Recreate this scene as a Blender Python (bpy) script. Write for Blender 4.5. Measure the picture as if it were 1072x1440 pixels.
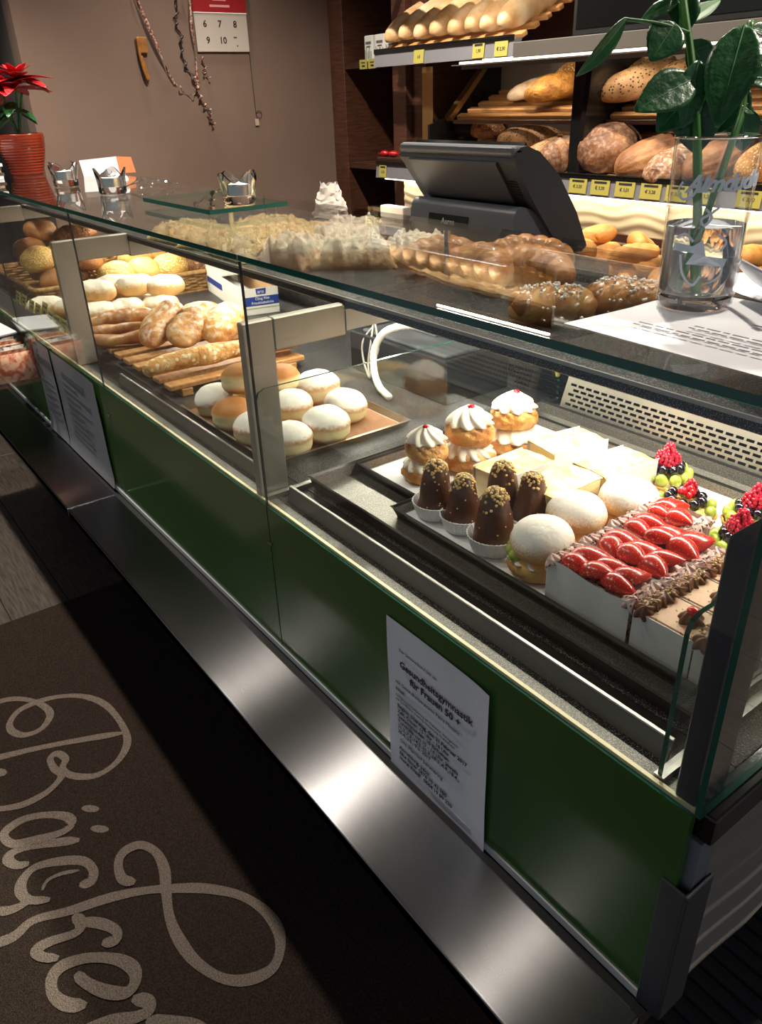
import bpy, bmesh, math, random
from mathutils import Vector, Matrix, noise, Euler

# ------------------------------------------------------------------ clear
for o in list(bpy.data.objects): bpy.data.objects.remove(o, do_unlink=True)
scene = bpy.context.scene
COL = scene.collection

# ------------------------------------------------------------------ camera
cam_data = bpy.data.cameras.new('camera')
cam = bpy.data.objects.new('camera', cam_data)
COL.objects.link(cam)
cam_data.sensor_fit = 'HORIZONTAL'
cam_data.sensor_width = 36.0
cam_data.lens = 1085.0 / 1072.0 * 36.0
cam_data.clip_start = 0.02
fwd = Vector((-0.71590022, 0.51361395, -0.47295621))
right = Vector((0.59625158, 0.80218392, -0.03138511))
up = right.cross(fwd)
rot = Matrix((right, up, -fwd)).transposed()
cam.matrix_world = Matrix.Translation((0.0, -0.513, 1.5)) @ rot.to_4x4()
scene.camera = cam

# ------------------------------------------------------------------ world, exposure
world = bpy.data.worlds.new('room_air')
scene.world = world
world.use_nodes = True
bgn = world.node_tree.nodes['Background']
bgn.inputs[0].default_value = (0.76, 0.87, 1.0, 1)
bgn.inputs[1].default_value = 0.17
vs = scene.view_settings
vs.view_transform = 'Standard'
vs.look = 'None'
vs.gamma = 1.0
vs.use_curve_mapping = False
vs.exposure = 0.35

# ------------------------------------------------------------------ helpers
R = math.radians
rnd = random.Random(7)

def lin(c):
    if isinstance(c, str):
        c = c.lstrip('#'); c = [int(c[i:i+2], 16) / 255 for i in (0, 2, 4)]
        return tuple(x / 12.92 if x <= .04045 else ((x + .055) / 1.055) ** 2.4 for x in c) + (1,)
    return tuple(c[:3]) + (1,)

def link(o, parent=None):
    COL.objects.link(o)
    if parent is not None: o.parent = parent
    return o

def tag(o, label=None, cat=None, group=None, kind=None):
    if label: o['label'] = label
    if cat: o['category'] = cat
    if group: o['group'] = group
    if kind: o['kind'] = kind
    return o

def thing(name, label, cat, loc=(0, 0, 0), rz=0.0, group=None, rot=None):
    o = bpy.data.objects.new(name, None)
    o.empty_display_size = .02
    link(o)
    o.location = loc
    o.rotation_euler = rot if rot else (0, 0, rz)
    return tag(o, label, cat, group)

def copy_tree(o, parent=None, loc=None, rot=None, scale=None, label=None, group=None):
    kids = list(o.children)
    c = o.copy(); COL.objects.link(c); c.parent = parent
    if loc is not None: c.location = loc
    if rot is not None: c.rotation_euler = rot
    if scale is not None: c.scale = scale
    if label: c['label'] = label
    if group: c['group'] = group
    for k in kids: copy_tree(k, c)
    return c

class MB:
    """collects shapes into one mesh"""
    def __init__(s): s.v = []; s.f = []; s.m = []; s.mi = 0
    def add(s, vs_, fs_):
        b = len(s.v); s.v += [tuple(p) for p in vs_]
        for q in fs_: s.f.append(tuple(b + i for i in q)); s.m.append(s.mi)
        return s
    def box(s, x0, x1, y0, y1, z0, z1):
        v = [(x0, y0, z0), (x1, y0, z0), (x1, y1, z0), (x0, y1, z0), (x0, y0, z1), (x1, y0, z1), (x1, y1, z1), (x0, y1, z1)]
        return s.add(v, [(3, 2, 1, 0), (4, 5, 6, 7), (0, 1, 5, 4), (1, 2, 6, 5), (2, 3, 7, 6), (3, 0, 4, 7)])
    def rbox(s, x0, x1, y0, y1, z0, z1, r=.004, seg=2):
        bm = bmesh.new(); bmesh.ops.create_cube(bm, size=1)
        for v in bm.verts:
            v.co = Vector(((x0 + x1) / 2 + v.co.x * (x1 - x0), (y0 + y1) / 2 + v.co.y * (y1 - y0), (z0 + z1) / 2 + v.co.z * (z1 - z0)))
        r = min(r, .49 * min(x1 - x0, y1 - y0, z1 - z0))
        bmesh.ops.bevel(bm, geom=list(bm.edges), offset=r, segments=seg, affect='EDGES', profile=.5)
        bm.verts.index_update()
        s.add([v.co[:] for v in bm.verts], [[v.index for v in f.verts] for f in bm.faces]); bm.free()
        return s
    def prism(s, poly, d0, d1, axis='z'):
        n = len(poly)
        def P(a, b, d): return {'z': (a, b, d), 'y': (a, d, b), 'x': (d, a, b)}[axis]
        v = [P(a, b, d0) for a, b in poly] + [P(a, b, d1) for a, b in poly]
        f = [tuple(range(n - 1, -1, -1)), tuple(range(n, 2 * n))] + [(i, (i + 1) % n, n + (i + 1) % n, n + i) for i in range(n)]
        return s.add(v, f)
    def lathe(s, prof, n=24, wob=None, c=(0, 0, 0)):
        v = []; f = []
        for j, (r, z) in enumerate(prof):
            for i in range(n):
                a = 2 * math.pi * i / n
                rr, zz = (r, z) if wob is None else wob(r, z, a, j)
                v.append((c[0] + rr * math.cos(a), c[1] + rr * math.sin(a), c[2] + zz))
        for j in range(len(prof) - 1):
            for i in range(n):
                k = (i + 1) % n
                f.append((j * n + i, j * n + k, (j + 1) * n + k, (j + 1) * n + i))
        if prof[0][0] > 1e-5: f.append(tuple(range(n - 1, -1, -1)))
        if prof[-1][0] > 1e-5: f.append(tuple((len(prof) - 1) * n + i for i in range(n)))
        return s.add(v, f)
    def tube(s, path, rad, n=8, closed=False, shape=None, cap=True, upv=None):
        P = [Vector(p) for p in path]; m = len(P); v = []; f = []
        T = []
        for i in range(m):
            a = P[(i - 1) % m] if (closed or i > 0) else P[i]
            b = P[(i + 1) % m] if (closed or i < m - 1) else P[i]
            t = b - a; T.append(t.normalized() if t.length > 1e-9 else Vector((0, 0, 1)))
        nrm = Vector(upv) if upv else (Vector((0, 0, 1)) if abs(T[0].z) < .9 else Vector((1, 0, 0)))
        for i in range(m):
            t = T[i]; nrm = (nrm - t * nrm.dot(t))
            nrm = nrm.normalized() if nrm.length > 1e-6 else t.orthogonal().normalized()
            bn = t.cross(nrm)
            r = rad[i] if isinstance(rad, (list, tuple)) else rad
            u = i / max(1, m - 1)
            for k in range(n):
                a = 2 * math.pi * k / n
                sx, sy = shape(u, a) if shape else (1, 1)
                v.append(P[i] + (nrm * math.cos(a) * sx + bn * math.sin(a) * sy) * r)
        for i in range(m if closed else m - 1):
            j = (i + 1) % m
            for k in range(n):
                l = (k + 1) % n
                f.append((i * n + k, j * n + k, j * n + l, i * n + l))
        if cap and not closed:
            f.append(tuple(range(n))); f.append(tuple((m - 1) * n + k for k in range(n - 1, -1, -1)))
        return s.add(v, f)
    def ball(s, c, rx, ry=None, rz=None, n=10, m=7):
        ry = ry or rx; rz = rz or rx; v = []; f = []
        for j in range(m + 1):
            t = math.pi * j / m
            for i in range(n):
                a = 2 * math.pi * i / n
                v.append((c[0] + rx * math.sin(t) * math.cos(a), c[1] + ry * math.sin(t) * math.sin(a), c[2] - rz * math.cos(t)))
        for j in range(m):
            for i in range(n):
                k = (i + 1) % n; f.append((j * n + i, j * n + k, (j + 1) * n + k, (j + 1) * n + i))
        return s.add(v, f)
    def grid(s, fn, nu, nv, closed_u=False):
        v = []; f = []; w = nu if closed_u else nu + 1
        for j in range(nv + 1):
            for i in range(w): v.append(fn(i / nu, j / nv))
        for j in range(nv):
            for i in range(nu):
                k = (i + 1) % w if closed_u else i + 1
                f.append((j * w + i, j * w + k, (j + 1) * w + k, (j + 1) * w + i))
        return s.add(v, f)
    def mesh(s, name, mats, smooth=False, angle=None):
        me = bpy.data.meshes.new(name); me.from_pydata(s.v, [], s.f)
        for m in (mats if isinstance(mats, (list, tuple)) else [mats]): me.materials.append(m)
        me.polygons.foreach_set('material_index', s.m)
        me.validate()
        if smooth or angle:
            me.polygons.foreach_set('use_smooth', [True] * len(me.polygons))
            if angle: me.set_sharp_from_angle(angle=R(angle))
        me.update(); return me
    def build(s, name, mats, parent=None, loc=None, rot=None, smooth=False, angle=None, scale=None):
        o = bpy.data.objects.new(name, s.mesh(name, mats, smooth, angle)); link(o, parent)
        if loc is not None: o.location = loc
        if rot is not None: o.rotation_euler = rot
        if scale is not None: o.scale = scale
        return o

def inst(name, me, parent=None, loc=(0, 0, 0), rot=(0, 0, 0), scale=(1, 1, 1)):
    o = bpy.data.objects.new(name, me); link(o, parent)
    o.location = loc; o.rotation_euler = rot
    o.scale = scale if isinstance(scale, (list, tuple)) else (scale,) * 3
    return o

def smoothpath(pts, n=6, closed=False):
    P = [Vector(p) if len(p) == 3 else Vector((p[0], p[1], 0)) for p in pts]; m = len(P); out = []
    for i in range(m if closed else m - 1):
        g = lambda k: P[k % m] if closed else P[max(0, min(m - 1, k))]
        a, b, c, d = g(i - 1), g(i), g(i + 1), g(i + 2)
        for q in range(n):
            t = q / n
            out.append(.5 * ((2 * b) + (c - a) * t + (2 * a - 5 * b + 4 * c - d) * t * t + (3 * b - a - 3 * c + d) * t ** 3))
    if not closed: out.append(P[-1])
    return out

def text(name, body, size, mat, parent, loc, rot=(0, 0, 0), align='LEFT', matrix=None, extrude=.0002, shear=0, bold=0, spacing=1.0, line=1.0):
    cu = bpy.data.curves.new(name, 'FONT'); cu.body = body; cu.size = size; cu.align_x = align
    cu.extrude = extrude; cu.shear = shear; cu.offset = bold; cu.space_character = spacing; cu.space_line = line
    cu.resolution_u = 2
    t = bpy.data.objects.new(name + '_tmp', cu); COL.objects.link(t)
    bpy.context.view_layer.update()
    dg = bpy.context.evaluated_depsgraph_get()
    me = bpy.data.meshes.new_from_object(t.evaluated_get(dg))
    bpy.data.objects.remove(t, do_unlink=True); bpy.data.curves.remove(cu)
    me.materials.clear(); me.materials.append(mat); me.name = name
    o = bpy.data.objects.new(name, me); link(o, parent)
    o.location = loc; o.rotation_euler = rot
    return o

# ------------------------------------------------------------------ materials
MATS = {}
def mat(name, col, rough=.5, metal=0.0, col2=None, ns=20, nd=3, lo=.35, hi=.65, bump=0, bs=60, stretch=(1, 1, 1), coat=0, spec=.5,
        emit=None, es=0, sss=0, sssr=.01, alpha=None, speck=None, speck_s=300, speck_t=.62, coord='Object', trans=0, ior=1.5, aniso=0):
    if name in MATS: return MATS[name]
    m = bpy.data.materials.new(name); m.use_nodes = True; MATS[name] = m
    nt = m.node_tree; N = nt.nodes; L = nt.links
    b = N['Principled BSDF']
    b.inputs['Base Color'].default_value = lin(col); b.inputs['Roughness'].default_value = rough
    b.inputs['Metallic'].default_value = metal; b.inputs['Coat Weight'].default_value = coat
    b.inputs['Specular IOR Level'].default_value = spec; b.inputs['IOR'].default_value = ior
    b.inputs['Transmission Weight'].default_value = trans; b.inputs['Anisotropic'].default_value = aniso
    if coat: b.inputs['Coat Roughness'].default_value = .08
    if sss:
        b.inputs['Subsurface Weight'].default_value = sss; b.inputs['Subsurface Scale'].default_value = sssr
    if emit: b.inputs['Emission Color'].default_value = lin(emit); b.inputs['Emission Strength'].default_value = es
    tc = N.new('ShaderNodeTexCoord'); mp = N.new('ShaderNodeMapping'); mp.inputs['Scale'].default_value = stretch
    L.new(tc.outputs[coord], mp.inputs[0])
    last = None
    if col2:
        nz = N.new('ShaderNodeTexNoise'); nz.inputs['Scale'].default_value = ns; nz.inputs['Detail'].default_value = nd
        L.new(mp.outputs[0], nz.inputs['Vector'])
        cr = N.new('ShaderNodeValToRGB'); cr.color_ramp.elements[0].position = lo; cr.color_ramp.elements[1].position = hi
        cr.color_ramp.elements[0].color = lin(col); cr.color_ramp.elements[1].color = lin(col2)
        L.new(nz.outputs['Fac'], cr.inputs[0]); L.new(cr.outputs[0], b.inputs['Base Color']); last = cr.outputs[0]
    if speck:
        nz2 = N.new('ShaderNodeTexNoise'); nz2.inputs['Scale'].default_value = speck_s; nz2.inputs['Detail'].default_value = 1
        L.new(tc.outputs[coord], nz2.inputs['Vector'])
        c2 = N.new('ShaderNodeValToRGB'); c2.color_ramp.elements[0].position = speck_t; c2.color_ramp.elements[1].position = speck_t + .05
        L.new(nz2.outputs['Fac'], c2.inputs[0])
        mx = N.new('ShaderNodeMix'); mx.data_type = 'RGBA'
        L.new(c2.outputs[0], mx.inputs[0]); mx.inputs[6].default_value = lin(col); mx.inputs[7].default_value = lin(speck)
        if last: L.new(last, mx.inputs[6])
        L.new(mx.outputs[2], b.inputs['Base Color'])
    if aniso:
        tg = N.new('ShaderNodeCombineXYZ'); tg.inputs[1].default_value = 1.0; L.new(tg.outputs[0], b.inputs['Tangent'])
    if bump:
        nb = N.new('ShaderNodeTexNoise'); nb.inputs['Scale'].default_value = bs; nb.inputs['Detail'].default_value = 3
        L.new(mp.outputs[0], nb.inputs['Vector'])
        bp = N.new('ShaderNodeBump'); bp.inputs['Strength'].default_value = bump; bp.inputs['Distance'].default_value = .01
        L.new(nb.outputs['Fac'], bp.inputs['Height']); L.new(bp.outputs[0], b.inputs['Normal'])
    return m

def crust(name, lowc, midc, highc, ns=25, bump=.4, bs=90, dust=None, dz=.0, dzw=.02, dn=.5, dscale=120, seeds=None, seed_s=90, seed_t=.28, band=None, bz=.0, bw=.01, rough=.6, coat=0):
    """baked crust: three browns on noise; optional flour or sugar on the upper side, seeds, pale band round the middle"""
    if name in MATS: return MATS[name]
    m = bpy.data.materials.new(name); m.use_nodes = True; MATS[name] = m
    nt = m.node_tree; N = nt.nodes; L = nt.links; b = N['Principled BSDF']
    b.inputs['Roughness'].default_value = rough; b.inputs['Coat Weight'].default_value = coat
    b.inputs['Coat Roughness'].default_value = .15
    tc = N.new('ShaderNodeTexCoord'); oi = N.new('ShaderNodeObjectInfo')
    va = N.new('ShaderNodeVectorMath'); va.operation = 'MULTIPLY_ADD'; va.inputs[1].default_value = (1, 1, 1)
    cm = N.new('ShaderNodeCombineXYZ')
    for i in range(3): L.new(oi.outputs['Random'], cm.inputs[i])
    L.new(tc.outputs['Object'], va.inputs[0]); L.new(cm.outputs[0], va.inputs[2])
    nz = N.new('ShaderNodeTexNoise'); nz.inputs['Scale'].default_value = ns; nz.inputs['Detail'].default_value = 4
    L.new(va.outputs[0], nz.inputs['Vector'])
    cr = N.new('ShaderNodeValToRGB'); e = cr.color_ramp.elements
    e[0].position = .3; e[0].color = lin(lowc); e[1].position = .7; e[1].color = lin(highc)
    x = e.new(.5); x.color = lin(midc)
    L.new(nz.outputs['Fac'], cr.inputs[0]); last = cr.outputs[0]
    sep = N.new('ShaderNodeSeparateXYZ'); L.new(tc.outputs['Object'], sep.inputs[0])
    def mixin(fac, c):
        nonlocal last
        mx = N.new('ShaderNodeMix'); mx.data_type = 'RGBA'; L.new(fac, mx.inputs[0]); L.new(last, mx.inputs[6]); mx.inputs[7].default_value = lin(c)
        last = mx.outputs[2]
    def mathn(op, a, bb=None):
        q = N.new('ShaderNodeMath'); q.operation = op
        for i, w in enumerate((a, bb)):
            if w is None: continue
            if isinstance(w, (int, float)): q.inputs[i].default_value = w
            else: L.new(w, q.inputs[i])
        return q.outputs[0]
    def ramp01(v, a, c):
        q = N.new('ShaderNodeMapRange'); q.inputs['From Min'].default_value = a; q.inputs['From Max'].default_value = c; q.clamp = True
        L.new(v, q.inputs['Value']); return q.outputs[0]
    if band:
        d = mathn('ABSOLUTE', mathn('SUBTRACT', sep.outputs[2], bz))
        mixin(mathn('SUBTRACT', 1.0, ramp01(d, bw * .4, bw)), band)
    if seeds:
        vo = N.new('ShaderNodeTexVoronoi'); vo.inputs['Scale'].default_value = seed_s
        L.new(va.outputs[0], vo.inputs['Vector'])
        s1 = mathn('LESS_THAN', vo.outputs['Distance'], seed_t)
        mixin(mathn('MULTIPLY', s1, ramp01(sep.outputs[2], -.02, .0)), seeds)
    if dust:
        n2 = N.new('ShaderNodeTexNoise'); n2.inputs['Scale'].default_value = dscale; n2.inputs['Detail'].default_value = 5
        L.new(va.outputs[0], n2.inputs['Vector'])
        h = ramp01(sep.outputs[2], dz - dzw, dz + dzw)
        if dn >= .9: mixin(mathn('MULTIPLY', mathn('MULTIPLY', h, ramp01(n2.outputs['Fac'], .46, .66)), min(.9, .45 * dn)), dust)
        else:
            s = mathn('ADD', h, mathn('MULTIPLY', mathn('SUBTRACT', n2.outputs['Fac'], .5), dn))
            mixin(mathn('MULTIPLY', ramp01(s, .35, .75), .92), dust)
    L.new(last, b.inputs['Base Color'])
    nb = N.new('ShaderNodeTexNoise'); nb.inputs['Scale'].default_value = bs; nb.inputs['Detail'].default_value = 4
    L.new(va.outputs[0], nb.inputs['Vector'])
    bp = N.new('ShaderNodeBump'); bp.inputs['Strength'].default_value = bump; bp.inputs['Distance'].default_value = .006
    L.new(nb.outputs['Fac'], bp.inputs['Height']); L.new(bp.outputs[0], b.inputs['Normal'])
    return m

def pane_mat(name, tint, f0=.043):
    """thin window glass: clear with a Fresnel reflection on each face"""
    m = bpy.data.materials.new(name); m.use_nodes = True; nt = m.node_tree; N = nt.nodes; L = nt.links
    N.remove(N['Principled BSDF']); out = N['Material Output']
    g = N.new('ShaderNodeNewGeometry'); dt = N.new('ShaderNodeVectorMath'); dt.operation = 'DOT_PRODUCT'
    L.new(g.outputs['Normal'], dt.inputs[0]); L.new(g.outputs['Incoming'], dt.inputs[1])
    def mn(op, a, c=None):
        q = N.new('ShaderNodeMath'); q.operation = op; q.use_clamp = True
        for i, w in enumerate((a, c)):
            if w is None: continue
            if isinstance(w, (int, float)): q.inputs[i].default_value = w
            else: L.new(w, q.inputs[i])
        return q.outputs[0]
    c = mn('ABSOLUTE', dt.outputs['Value']); p = mn('POWER', mn('SUBTRACT', 1.0, c), 5.0)
    fr = mn('ADD', mn('MULTIPLY', p, 1 - f0), f0)
    tr = N.new('ShaderNodeBsdfTransparent'); tr.inputs[0].default_value = lin(tint)
    gl = N.new('ShaderNodeBsdfGlossy'); gl.inputs['Roughness'].default_value = 0.0; gl.inputs[0].default_value = (1, 1, 1, 1)
    mx = N.new('ShaderNodeMixShader'); L.new(fr, mx.inputs[0]); L.new(tr.outputs[0], mx.inputs[1]); L.new(gl.outputs[0], mx.inputs[2])
    L.new(mx.outputs[0], out.inputs[0]); MATS[name] = m
    return m

def lamp_mat(name, col, s):
    m = bpy.data.materials.new(name); m.use_nodes = True; nt = m.node_tree; N = nt.nodes
    N.remove(N['Principled BSDF']); e = N.new('ShaderNodeEmission'); e.inputs[0].default_value = lin(col); e.inputs[1].default_value = s
    nt.links.new(e.outputs[0], N['Material Output'].inputs[0]); MATS[name] = m
    return m

M_glass = pane_mat('clear_glass', (.955, .975, .965))
M_acryl = pane_mat('clear_acrylic', (.97, .97, .97))
M_gedge = mat('green_glass_edge', (.010, .085, .06), .12, coat=.4)
M_alu = mat('aluminium', (.42, .41, .39), .34, 1.0, bump=.03, bs=300, stretch=(1, 40, 40))
M_frame = mat('satin_frame', (.40, .375, .335), .42, .75)
M_steel = mat('brushed_steel', (.36, .36, .38), .255, 1.0, col2=(.30, .30, .32), ns=18, stretch=(1.0, 90, 90), lo=.3, hi=.7, aniso=1.0)
M_chrome = mat('chrome', (.75, .75, .75), .12, 1.0)
M_green = mat('green_back_painted_glass', '#365f26', .16, coat=.3, col2='#395c29', ns=2)
M_cream = mat('cream_edge', '#d9cda6', .5)
M_sill = mat('speckled_silver_sill', (.11, .105, .10), .45, .3, speck=(.27, .25, .225), speck_s=900, speck_t=.52)
M_dark = mat('speckled_dark_enamel', (.012, .012, .013), .36, .0, spec=.22, speck=(.26, .255, .25), speck_s=620, speck_t=.585, bump=.12, bs=620)
M_black = mat('matt_black', (.008, .008, .008), .45)
M_blackgloss = mat('black_gloss', (.006, .006, .006), .15)
M_tray = mat('black_tray_enamel', (.15, .145, .13), .36, .8, speck=(.34, .32, .29), speck_s=900, speck_t=.53, bump=.10, bs=700)
M_trayrim = mat('black_tray_rim', (.010, .010, .010), .28)
M_traygrey = mat('steel_tray', (.33, .30, .26), .32, .9, col2=(.24, .17, .10), ns=8)
M_vent = mat('stainless_vent', (.60, .55, .46), .32, 1.0)
M_paper = mat('white_paper', '#e9e9ee', .6, col2='#dcdde4', ns=6)
M_ink = mat('black_ink', (.012, .012, .014), .6)
M_inkgrey = mat('grey_ink', (.12, .12, .13), .6)
M_yellow = mat('yellow_card', '#a49c4a', .6)
M_rail = mat('rail_aluminium', (.22, .22, .24), .38, .25)
M_frameshade = mat('shaded_frame', '#3a414b', .4, .3)  # frame colour darkened to stand for the unlit near end post
M_wall = mat('painted_wall', '#746055', .85, bump=.05, bs=250, col2='#6d594e', ns=3)
M_wall2 = mat('painted_wall_dark_grey', '#4c4644', .85)  # one even grey, darker than the other walls
M_walnut = mat('walnut_veneer', '#4a2c1e', .45, col2='#2f1a11', ns=14, nd=6, stretch=(1, 1, 14), lo=.3, hi=.7, bump=.05, bs=60)
M_walnutv = mat('walnut_veneer_upright', '#5a3829', .45, col2='#3a2117', ns=10, nd=6, stretch=(1.5, 1.5, 18), lo=.3, hi=.7)
M_beech = mat('beech_slat', '#c99860', .5, col2='#a8733f', ns=10, nd=5, stretch=(1, 12, 12))
M_wicker = mat('wicker', '#c39b63', .6, col2='#8a6232', ns=60, bump=.3, bs=150)
M_wickdark = mat('dark_wicker', '#5a3a1f', .6, col2='#2d1a0c', ns=60, bump=.3, bs=150)
M_wave = mat('wave_relief_panel', '#d8c9a4', .55)
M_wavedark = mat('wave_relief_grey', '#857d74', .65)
M_floor = mat('dark_plank', '#6f655d', .38, col2='#433a35', ns=9, nd=8, stretch=(1.2, 14, 1), lo=.3, hi=.75, bump=.08, bs=30)
M_mat = mat('brown_mat_pile', '#5a4b43', .95, col2='#3b302a', ns=330, bump=1.0, bs=420, spec=.1)
M_matlet = mat('beige_mat_pile', '#bcab9e', .95, col2='#8d7c70', ns=330, bump=1.0, bs=420, spec=.1)
M_rib = mat('ribbed_mat', '#2d2c31', .7)
M_led = lamp_mat('led_warm_white', '#fff3dc', 14)
M_ledw = lamp_mat('led_shelf_white', '#fff0d8', 5)
M_tillgrey = mat('till_slate_plastic', '#3b4048', .38, bump=.05, bs=600)
M_tilldark = mat('till_dark_plastic', '#25272c', .42, bump=.05, bs=600)
M_white = mat('white_plastic', '#e8e6e0', .4)
M_red = mat('red_gloss', '#a8121a', .25, coat=.4)
# ------------------------------------------------------------------ the room
def struct(name, mb, m, **kw):
    o = mb.build(name, m, **kw); o['kind'] = 'structure'; return o

floor = struct('floor', MB().box(-4.4, 1.6, -2.4, 2.2, -.06, -.006), mat('floor_joint', '#16120f', .8))
plank_me = {}
pw, pl_ = .19, 1.25
row = 0; y = -2.38
while y < 2.1:
    x = -4.4 + ((row * .47) % 1.0) * -pl_
    while x < 1.6:
        x0, x1 = max(x, -4.4), min(x + pl_, 1.6)
        if x1 - x0 > .05:
            L_ = round(x1 - x0, 3)
            if L_ not in plank_me:
                plank_me[L_] = MB().rbox(-L_ / 2 + .0012, L_ / 2 - .0012, -pw / 2 + .0012, pw / 2 - .0012, -.012, 0, .001, 1).mesh('plank', M_floor)
            inst('plank', plank_me[L_], floor, ((x0 + x1) / 2, y + pw / 2, rnd.uniform(-.0004, 0)))
        x += pl_
    y += pw; row += 1

struct('wall_left', MB().box(-3.53, -3.43, .39, 2.2, 0, 2.6), M_wall)
struct('wall_far', MB().box(-4.5, -4.4, -2.4, .39, 0, 2.6).box(-4.4, -3.53, .39, .49, 0, 2.6), M_wall2)
struct('wall_back', MB().box(-3.43, 1.6, 2.08, 2.2, 0, 2.6), M_wall)
struct('ceiling', MB().box(-4.5, 1.6, -2.4, 2.2, 2.6, 2.7), mat('ceiling_white', '#8d8782', .9))

def downlight(x, y, w, label, size=125, blend=.6, col=(1, .9, .76)):
    t = thing('ceiling_downlight', label, 'lamp', (x, y, 2.6), group='recessed ceiling downlights')
    MB().lathe([(.062, -.001), (.062, -.008), (.045, -.010), (.045, -.001)], 20).build('trim_ring', M_alu, t, smooth=True, angle=40)
    MB().lathe([(.001, -.004), (.044, -.004)], 16).build('lens', lamp_mat('downlight_lens', '#fff0da', 6) if 'downlight_lens' not in MATS else MATS['downlight_lens'], t)
    ld = bpy.data.lights.new('downlight_beam', 'SPOT'); ld.energy = w; ld.color = col; ld.spot_size = R(size); ld.spot_blend = blend
    ld.shadow_soft_size = .04
    lo_ = bpy.data.objects.new('downlight_beam', ld); link(lo_, t); lo_.location = (0, 0, -.02)
    return t
downlight(-1.27, .93, 120, 'recessed downlight in the ceiling nearest the cake end')
downlight(-.14, .93, 80, 'recessed downlight in the ceiling past the near counter end')
downlight(-2.42, .95, 120, 'recessed downlight in the ceiling over the till aisle')
downlight(-3.25, .90, 22, 'recessed downlight in the ceiling close to the end wall')
downlight(-1.10, -.18, 14, 'recessed downlight in the ceiling over the near part of the customer mat', size=110)
downlight(-2.10, -.18, 55, 'recessed downlight in the ceiling over the far part of the customer mat', size=120)
downlight(-2.98, -.18, 95, 'recessed downlight in the ceiling over the far customer floor', size=100)

# ------------------------------------------------------------------ customer mat with woven lettering
mt = thing('door_mat', 'brown entrance mat with woven beige script lettering', 'mat', (-1.2, -.7, 0))
MB().rbox(-1.24, 1.9, -.75, .80, .0005, .007, .003, 1).build('mat_pile', M_mat, mt)
STROKES = {
'B':[(-2.044,-0.463),(-2.038,-0.404),(-2.005,-0.359),(-1.950,-0.327),(-1.894,-0.319),(-1.852,-0.354),(-1.855,-0.397),(-1.891,-0.421),(-1.931,-0.418),(-1.966,-0.384),(-1.970,-0.329),(-1.951,-0.272),(-1.910,-0.221),(-1.845,-0.186),(-1.764,-0.174),(-1.679,-0.178),(-1.631,-0.200),(-1.597,-0.242),(-1.591,-0.294),(-1.627,-0.339),(-1.667,-0.352),(-1.696,-0.336),(-1.730,-0.348),(-1.721,-0.368),(-1.680,-0.369),(-1.649,-0.360),(-1.628,-0.377),(-1.611,-0.413),(-1.610,-0.466),(-1.631,-0.513),(-1.652,-0.546)],
'stem':[(-1.831,-0.522),(-1.812,-0.471),(-1.781,-0.380),(-1.737,-0.276),(-1.694,-0.184)],
'Bblob':[(-1.783,-0.512),(-1.761,-0.490),(-1.739,-0.473)],
'a1':[(-1.472,-0.384),(-1.506,-0.390),(-1.541,-0.426),(-1.562,-0.472),(-1.557,-0.511),(-1.538,-0.525),(-1.504,-0.512),(-1.483,-0.467),(-1.467,-0.415),(-1.472,-0.384)],
'a2':[(-1.420,-0.387),(-1.447,-0.433),(-1.475,-0.488),(-1.480,-0.523),(-1.464,-0.533),(-1.439,-0.521),(-1.426,-0.498)],
'c':[(-1.303,-0.424),(-1.295,-0.402),(-1.319,-0.388),(-1.357,-0.398),(-1.388,-0.438),(-1.408,-0.487),(-1.394,-0.518),(-1.366,-0.531),(-1.332,-0.522),(-1.305,-0.486)],
'c2':[(-1.339,-0.413),(-1.355,-0.448),(-1.356,-0.477),(-1.338,-0.493)],
'lig':[(-1.358,-0.598),(-1.334,-0.564),(-1.329,-0.537),(-1.335,-0.518)],
'k':[(-1.277,-0.616),(-1.266,-0.570),(-1.278,-0.528),(-1.253,-0.460),(-1.229,-0.379),(-1.200,-0.316),(-1.167,-0.265),(-1.122,-0.208),(-1.063,-0.158),(-0.999,-0.133),(-0.943,-0.132),(-0.901,-0.153),(-0.881,-0.186),(-0.894,-0.234),(-0.929,-0.270),(-0.989,-0.295),(-1.053,-0.302),(-1.110,-0.297),(-1.170,-0.279),(-1.224,-0.261),(-1.277,-0.259),(-1.317,-0.279),(-1.324,-0.313),(-1.302,-0.337),(-1.258,-0.344),(-1.231,-0.325)],
'k2':[(-1.238,-0.456),(-1.210,-0.450),(-1.195,-0.466),(-1.208,-0.513),(-1.207,-0.540),(-1.186,-0.536),(-1.161,-0.510)],
'k3':[(-1.218,-0.451),(-1.179,-0.414),(-1.145,-0.397),(-1.128,-0.407),(-1.140,-0.429)],
'e':[(-1.036,-0.495),(-1.061,-0.524),(-1.096,-0.539),(-1.130,-0.531),(-1.141,-0.505),(-1.125,-0.461),(-1.087,-0.417),(-1.048,-0.398),(-1.020,-0.406),(-1.013,-0.428),(-1.039,-0.457),(-1.078,-0.481),(-1.109,-0.491)],
'r':[(-0.995,-0.421),(-0.972,-0.400),(-0.954,-0.405),(-0.959,-0.432),(-0.978,-0.467),(-0.990,-0.500),(-0.996,-0.539)],
'r2':[(-0.940,-0.415),(-0.914,-0.385),(-0.878,-0.346),(-0.841,-0.330)]}
WID = {'B': .019, 'stem': .021, 'a1': .022, 'a2': .022, 'c': .022, 'c2': .009, 'k': .022, 'e': .024, 'k2': .022, 'k3': .022, 'r': .024, 'r2': .022, 'lig': .02, 'Bblob': .024}
lv = 0
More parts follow.
